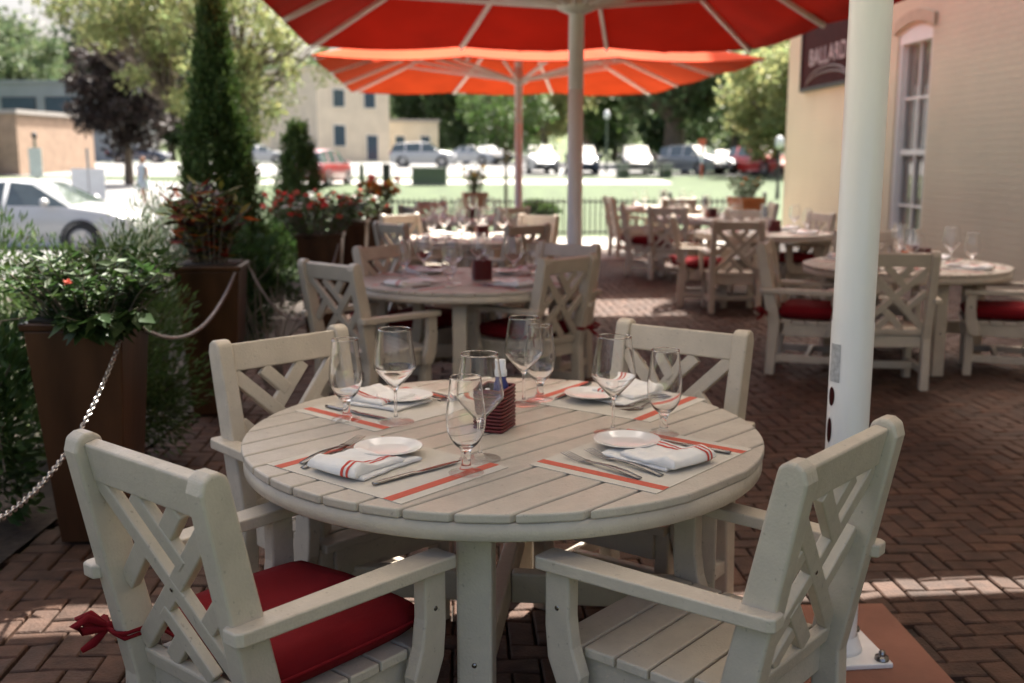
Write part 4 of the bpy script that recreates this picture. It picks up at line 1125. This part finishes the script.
sedan('white', 'white car parked just right of the white sport utility vehicle', -2.9, 77, -35)
sedan('silver', 'silver car second right of the white sport utility vehicle', -2.0, 81, -40)
sedan('red', 'bright red car in the far lot above the fence flowers', -2.2, 87, -60)
suv('white', 'white car parked end-on between the two umbrella poles', 1.6, 62, -80)
suv('navy', 'navy car parked right beside the main umbrella pole', 4.2, 61, -90)
suv('black', 'black truck parked nose-on behind the pale picnic bench', 7.4, 61, -90)
suv('silver', 'large silver vehicle parked left of the orange marker post', 10.9, 61, -52)
sedan('silver', 'silver sedan parked right of the orange marker post', 12.9, 62.5, -70)
suv('red', 'red vehicle parked near the cream wall corner', 14.75, 60, -62)
sedan('white', 'white car parked at the cream wall corner, right of the red vehicle', 17.1, 61, -80)
sedan('white', 'small white car far off behind the pale tree trunk', -19.5, 78, 5)
sedan('navy', 'dark car far off below the dark purple tree', -29.5, 80, 5)

# ------------------------------------------------------------------ trees
def tree(name, label, loc, h, trunk_r, cz, cr, nclump, nleaf, crr, leaf, m, hollow=.3, group=None, fork=5, asp=.5, lean=0, cx=0):
    t = thing(name, label, 'tree', loc, 0, group)
    P, D, cc = clump_crown(nclump, nleaf, (cx, 0, cz), cr, crr, hollow)
    tm = MB(); tm.tube([(0, 0, -.1), (lean*.4, .05, cz*.35), (lean+cx*.5, 0, cz*.75), (lean+cx, 0, cz)], [trunk_r*1.25, trunk_r, trunk_r*.7, trunk_r*.35], 10)
    for q in cc[:max(6, nclump//2)]:
        b = Vector((lean*.6+cx*.4, 0, cz*random.uniform(.42, .8))); e = Vector(q); mid = b.lerp(e, .5)+Vector((0, 0, -.05*h*random.random()))
        tm.tube([b, mid, e], [trunk_r*.42, trunk_r*.25, trunk_r*.07], 6)
    tm.build('trunk', M['bark'], t)
    leaf_mesh('crown', m, P, D, leaf, t, asp=asp)
    return t
tree('honey_locust', 'airy pale green tree with a thin trunk right behind the tall conifer', (-9.2, 35, 0), 10, .15, 6.4, (4.4, 3.6, 3.9), 130, 110, .62, .20, M['leaf_pale'], .2)
tree('honey_locust', 'second airy pale green tree overhanging the top of the street at left', (-11.7, 36.5, 0), 10, .14, 7.4, (3.4, 3.0, 2.3), 85, 110, .62, .20, M['leaf_pale'], .2, cx=-1.6)
tree('purple_maple', 'dark purple leaved tree by the road left of the tall conifer', (-19.0, 50, zt(50)), 7, .20, 4.2, (2.5, 2.3, 2.6), 70, 150, .75, .28, M['leaf_purple'], .2)
tree('young_tree', 'young thin-trunked tree on the lawn behind the far umbrella pole', (-.2, 33, 0), 4.3, .05, 2.9, (1.55, 1.4, 1.15), 34, 90, .42, .16, M['leaf_mid'], .2)
tree('broad_tree', 'broad dark green shade tree with a stout trunk in the middle distance', (12.2, 76, 1.1), 12, .75, 7.2, (7.2, 5.5, 4.0), 90, 130, 1.7, .55, M['leaf_far'], .25)
tree('pale_bushy_tree', 'light green bushy tree right next to the cream wall corner', (15.2, 58, .6), 8, .2, 4.3, (2.9, 2.6, 3.6), 70, 130, .85, .32, M['leaf_pale'], .2)
tree('pale_bushy_tree', 'light green tree filling the gap under the umbrella edge at right', (18.8, 66, .8), 9, .2, 5.2, (3.6, 3.0, 4.6), 70, 130, 1.0, .36, M['leaf_pale'], .2)
tree('spreading_tree', 'green tree seen between the two umbrella poles', (2.6, 80, 1.26), 10, .3, 5.4, (3.6, 3.0, 3.2), 60, 120, 1.1, .42, M['leaf_pale'], .25)
tree('spreading_tree', 'green tree right of the main umbrella pole, left of the broad tree', (6.6, 88, 1.26), 12, .35, 5.8, (4.0, 3.0, 3.4), 60, 120, 1.2, .45, M['leaf_mid'], .25)
protos_t = {}
def far_tree(key, maker, loc, s, label):
    if key not in protos_t: o = protos_t[key] = maker()
    else: o = copy_tree(protos_t[key])
    o.location = (loc[0], loc[1]*K, loc[2]); o.scale = (s, s, s); o.rotation_euler = (0, 0, random.uniform(0, 6)); o['label'] = label; o['group'] = 'trees beyond the lot'
    return o
mk_a = lambda: tree('woodland_tree', 'x', (0, 0, 0), 13, .3, 7.6, (4.6, 4.4, 5.6), 80, 110, 1.7, .62, M['leaf_far'], .3)
mk_b = lambda: tree('dark_woodland_tree', 'x', (0, 0, 0), 14, .3, 8.0, (4.0, 4.0, 6.4), 80, 110, 1.6, .60, M['leaf_far_dark'], .3)
FT = [('a', -62, 118, 1.25, 'big green tree at the far left edge above the grey building'), ('a', -53, 112, 1.05, 'green tree second from the left edge above the grey building'), ('b', -50, 130, 1.5, 'dark tall tree behind the grey building roof'), ('b', -41, 122, 1.2, 'dark tree between the grey building and the purple tree'),
      ('a', -70, 140, 1.6, 'largest hillside tree at the far left'), ('b', -33, 125, 1.0, 'dark tree far behind the pale tree'), ('b', -10, 120, 1.0, 'dark tree behind the cream stone building'), ('b', -5.5, 112, .95, 'dark tree just right of the cream stone building'), ('b', -1.5, 122, 1.0, 'dark tree above the bright red car'),
      ('a', 3, 118, 1.1, 'green tree behind the far umbrella pole'), ('b', 9, 108, 1.0, 'dark tree behind the navy car'), ('b', 16, 104, 1.1, 'dark tree behind the broad shade tree'), ('a', 22, 100, 1.2, 'green tree beyond the red vehicle'), ('a', 29, 96, 1.2, 'green tree beyond the cream wall corner'), ('b', 12, 118, 1.2, 'dark tree deepest behind the broad shade tree')]
for k, x, y, s, l in FT: far_tree(k, mk_a if k == 'a' else mk_b, (x, y, zt(y)-.2), s, l)
# wooded hillside
hm = MB(); v = []; f = []; NX, NY = 60, 8
for j in range(NY+1):
    for i in range(NX+1):
        x = -260+520*i/NX; y = 135+110*j/NY; s = j/NY
        z = 1.2+(16*math.sin(min(1, s*1.3)*PI/2))*(.55+.45*math.exp(-((x+95)/70)**2))*(.9+.12*math.sin(x*.07))
        v.append((x, y, z))
for j in range(NY):
    for i in range(NX): f.append((j*(NX+1)+i, j*(NX+1)+i+1, (j+1)*(NX+1)+i+1, (j+1)*(NX+1)+i))
struct(hm.add(v, f, 0, True).build('hillside', M['terrain']))
Ps = []; Ds = []
for k in range(230):
    x = random.uniform(-150, 120); s = random.random(); y = 138+80*s
    z = 1.2+(16*math.sin(min(1, s*.95)*PI/2))*(.55+.45*math.exp(-((x+95)/70)**2))
    rr = random.uniform(3, 5)
    p, d, _ = clump_crown(9, 60, (x, y, z+rr*.9), (rr*.8, rr*.8, rr*.9), rr*.45, .3)
    Ps.append(p); Ds.append(d)
tag(leaf_mesh('woodland', M['leaf_far'], np.concatenate(Ps), np.concatenate(Ds), 1.2), 'distant wooded hillside behind the town', 'woodland', kind='stuff')
shrub('low_shrub', 'low dark green leafy mound alone on the lawn right of the far pole', (.75, 27.5, -.05), (.62, .5, .26), 2200, .12, M['leaf_mid'], .4, 20)  # low leaf mound, makes a dark oval on the lawn

# ------------------------------------------------------------------ far buildings
def building(label, loc, rz, dims, m, wins, roof=M['roof_grey'], name='far_building', parapet=.25):
    t = thing(name, label, 'building', loc, rz)
    a, b, h = dims
    MB().box((0, 0, h/2), (a, b, h)).build('wall', m, t)
    MB().box((0, 0, h+parapet/2+.002), (a+.3, b+.3, parapet)).build('roof', roof, t)
    for (face, u, z, w_, hh, mm) in wins:
        e = .03
        if face == 'f': c = (u, -b/2-e, z); d = (w_, .08, hh); c2 = (u, -b/2-e-.045, z); d2 = (w_-.16, .03, hh-.16)
        else:
            s = 1 if face == 'r' else -1
            c = (s*(a/2+e), u, z); d = (.08, w_, hh); c2 = (s*(a/2+e+.045), u, z); d2 = (.03, w_-.16, hh-.16)
        wv = MB().box(c, d).build('door' if z-hh/2 < .15 else 'window', M['trim_white'] if mm != 'dark' else M['sign_frame'], t)
        MB().box(c2, d2).build('pane', M['dark_glass'], wv)
    return t
zc_ = zt(85)
building('cream stone building with rows of tall windows behind the lot', (-16.6, 90, zc_), R(44), (7.5, 9, 7.6), M['cream_build'],
         [('f', -1.6, 5.3, 1.3, 1.6, 'w'), ('f', 1.6, 5.3, 1.3, 1.6, 'w'), ('f', -1.6, 2.2, 1.3, 1.9, 'w'), ('f', 1.8, 1.2, 1.3, 2.3, 'w')]+[('r', u, z, 1.0, 2.0, 'w') for u in (-3.4, -1.7, 0, 1.7, 3.4) for z in (2.0, 5.4)], M['cream_build'])
building('low cream annex right of the cream stone building', (-10.2, 96, zc_), R(20), (5, 6, 3.6), M['cream_build'], [('f', -1.2, 1.7, 1.0, 1.4, 'w'), ('f', 1.2, 1.7, 1.0, 1.4, 'w')])
t = building('low tan brick building with a white awning at the left edge', (-34.6, 64, zt(62)-.3), R(-6), (12.5, 9, 3.7), M['brick_build'],
         [('f', 3.6, 2.0, .8, 1.9, 'dark'), ('f', -.3, 1.1, 1.4, 2.2, 'dark'), ('f', 1.7, 2.2, .5, .9, 'dark')], M['roof_grey'])
MB().box((-.6, -5.2, 2.5), (4.2, 1.3, .28)).build('awning', M['board_white'], t, bevel=.03)
MB().box((4.9, -4.8, 1.6), (.18, .18, 3.2)).build('downpipe', M['board_white'], t)
building('long grey flat-roofed building behind the tan brick one', (-47, 92, zt(90)), R(-3), (26, 10, 6.6), M['grey_build'],
         [('f', u, 4.7, 3.0, 1.5, 'dark') for u in (-8, -4, .6, 5.2, 9)], M['grey_build'])

# ------------------------------------------------------------------ street furniture
t = thing('utility_box', 'low green utility cabinet on the verge in front of the white vehicle', 'utility box', (-4.0, 49.0, zt(49)-.05))
MB().box((0, 0, .40), (1.65, .9, .72)).build('cabinet', M['util_green'], t, bevel=.03); MB().box((0, 0, .80), (1.72, .97, .07)).build('lid', M['util_green'], t, bevel=.02); MB().box((0, 0, .02), (1.8, 1.05, .06)).build('plinth', M['concrete'], t)
def post_thing(name, label, cat, loc, h, w_, m, cap=None):
    t = thing(name, label, cat, loc)
    MB().box((0, 0, h/2), (w_, w_, h)).build('shaft', m, t, bevel=.01)
    MB().frust((0, 0, h), (w_*1.15, w_*1.15), (w_*.6, w_*.6), .06).build('cap', cap or m, t)
    return t
post_thing('bollard', 'dark square post left of the green utility cabinet', 'post', (-6.1, 49, zt(49)-.05), 1.0, .36, M['black_metal'])
post_thing('bollard', 'slim green post left of the dark square post', 'post', (-7.3, 49, zt(49)-.05), .95, .22, M['util_green'])
t = post_thing('marker_post', 'orange marker post standing before the silver cars', 'post', (10.7, 57, zt(57)-.05), 1.75, .13, M['orange_paint'])
MB().box((0, 0, 1.0), (.16, .16, .5)).build('white_band', M['board_white'], t)
MB().box((0, -.02, 1.95), (.42, .05, .36)).build('top_board', M['orange_paint'], t)
t = thing('notice_board', 'white double notice board on a post beside the street', 'sign', (-12.6, 30, -.06), R(5))
MB().box((0, 0, .95), (.07, .07, 1.9)).build('post', M['rim'], t)
for s in (-1, 1): MB().box((s*.25, -.05, .86), (.46, .03, .90)).build('board', M['board_white'], t)
t = thing('street_sign', 'grey-green street sign on a pole in front of the tan brick building', 'sign', (-21.2, 45, zt(45)-.05), R(8))
MB().tube([(0, 0, 0), (0, 0, 2.3)], .06, 8).build('pole', M['util_green'], t); MB().box((0, -.08, 1.2), (.55, .04, 1.3)).build('board', mat('pale_sign_green', (.45, .52, .47), .6), t)
MB().sphere((0, 0, 2.4), (.13, .13, .16), 10).build('finial', M['black_metal'], t)
def lamp_post(label, loc, h, m):
    t = thing('street_lamp', label, 'street lamp', loc, 0, 'street lamps')
    MB().tube([(0, 0, 0), (0, 0, .5), (0, 0, h)], [.09, .06, .045], 8).build('pole', m, t)
    MB().lathe([(0, h), (.10, h), (.17, h+.10), (.15, h+.38), (.05, h+.50), (0, h+.52)], 12).build('lantern', M['board_white'], t)
lamp_post('green street lamp left of the black truck', (5.6, 60, zt(60)), 3.2, M['util_green'])
lamp_post('thin dark lamp pole near the cream wall corner', (10.3, 39, 0), 1.9, M['black_metal'])
t = thing('picnic_bench', 'pale picnic bench on the verge in front of the black truck', 'bench', (7.4, 56.5, zt(56.5)-.05), R(4))
MB().box((0, 0, .76), (3.3, .7, .08)).build('table_top', M['concrete'], t)
for s in (-1, 1):
    MB().box((0, s*.75, .45), (3.3, .3, .06)).build('seat', M['concrete'], t); MB().box((s*1.2, 0, .37), (.5, 1.2, .70)).build('leg', M['leaf_sage'] if False else M['util_green'], t)

# ------------------------------------------------------------------ pedestrian
def person(loc, rz):
    t = thing('person', 'person in a pale blue dress walking on the far side of the street', 'person', loc, rz)
    me = bpy.data.meshes.new('body')
    J = [(0, 0, .92, .13), (0, 0, 1.10, .115), (0, 0, 1.30, .13), (0, 0, 1.42, .055), (0, .01, 1.50, .075), (0, .01, 1.60, .085),
         (-.17, 0, 1.34, .055), (-.24, .03, 1.10, .042), (-.20, .16, .92, .034), (-.19, .20, .86, .03), (.17, 0, 1.34, .055), (.24, -.03, 1.10, .042), (.23, -.02, .86, .034), (.23, .0, .79, .03),
         (-.09, .02, .80, .085), (-.10, .10, .48, .058), (-.10, .05, .10, .04), (-.10, .15, .035, .035), (.09, -.02, .80, .085), (.10, .0, .48, .058), (.10, -.16, .12, .04), (.10, -.07, .04, .035)]
    E = [(0, 1), (1, 2), (2, 3), (3, 4), (4, 5), (2, 6), (6, 7), (7, 8), (8, 9), (2, 10), (10, 11), (11, 12), (12, 13), (0, 14), (14, 15), (15, 16), (16, 17), (0, 18), (18, 19), (19, 20), (20, 21)]
    me.from_pydata([j[:3] for j in J], E, []); me.materials.append(M['skin'])
    o = bpy.data.objects.new('body', me); col.objects.link(o); o.parent = t
    sk = o.modifiers.new('s', 'SKIN'); o.modifiers.new('u', 'SUBSURF').levels = 2; o.modifiers['u'].render_levels = 2
    for vv, j in zip(me.skin_vertices[0].data, J): vv.radius = (j[3], j[3])
    me.skin_vertices[0].data[0].use_root = True
    MB().lathe([(.29, .55), (.25, .70), (.19, .90), (.155, 1.06), (.175, 1.26), (.185, 1.36), (.10, 1.43), (.08, 1.43)], 20, T=Matrix.Scale(.8, 4, (0, 1, 0))).build('dress', M['cloth_blue'], t)
    MB().sphere((0, -.02, 1.575), (.105, .115, .12), 12).build('hair', M['hair'], t)
    MB().sphere((-.035, .088, 1.57), .012, 6).sphere((.035, .088, 1.57), .012, 6).build('eyes', M['black_metal'], t)
    MB().sphere((0, .10, 1.545), (.014, .022, .02), 6).build('nose', M['skin'], t)
    return t
person((-13.55, 37, -.085), R(160))
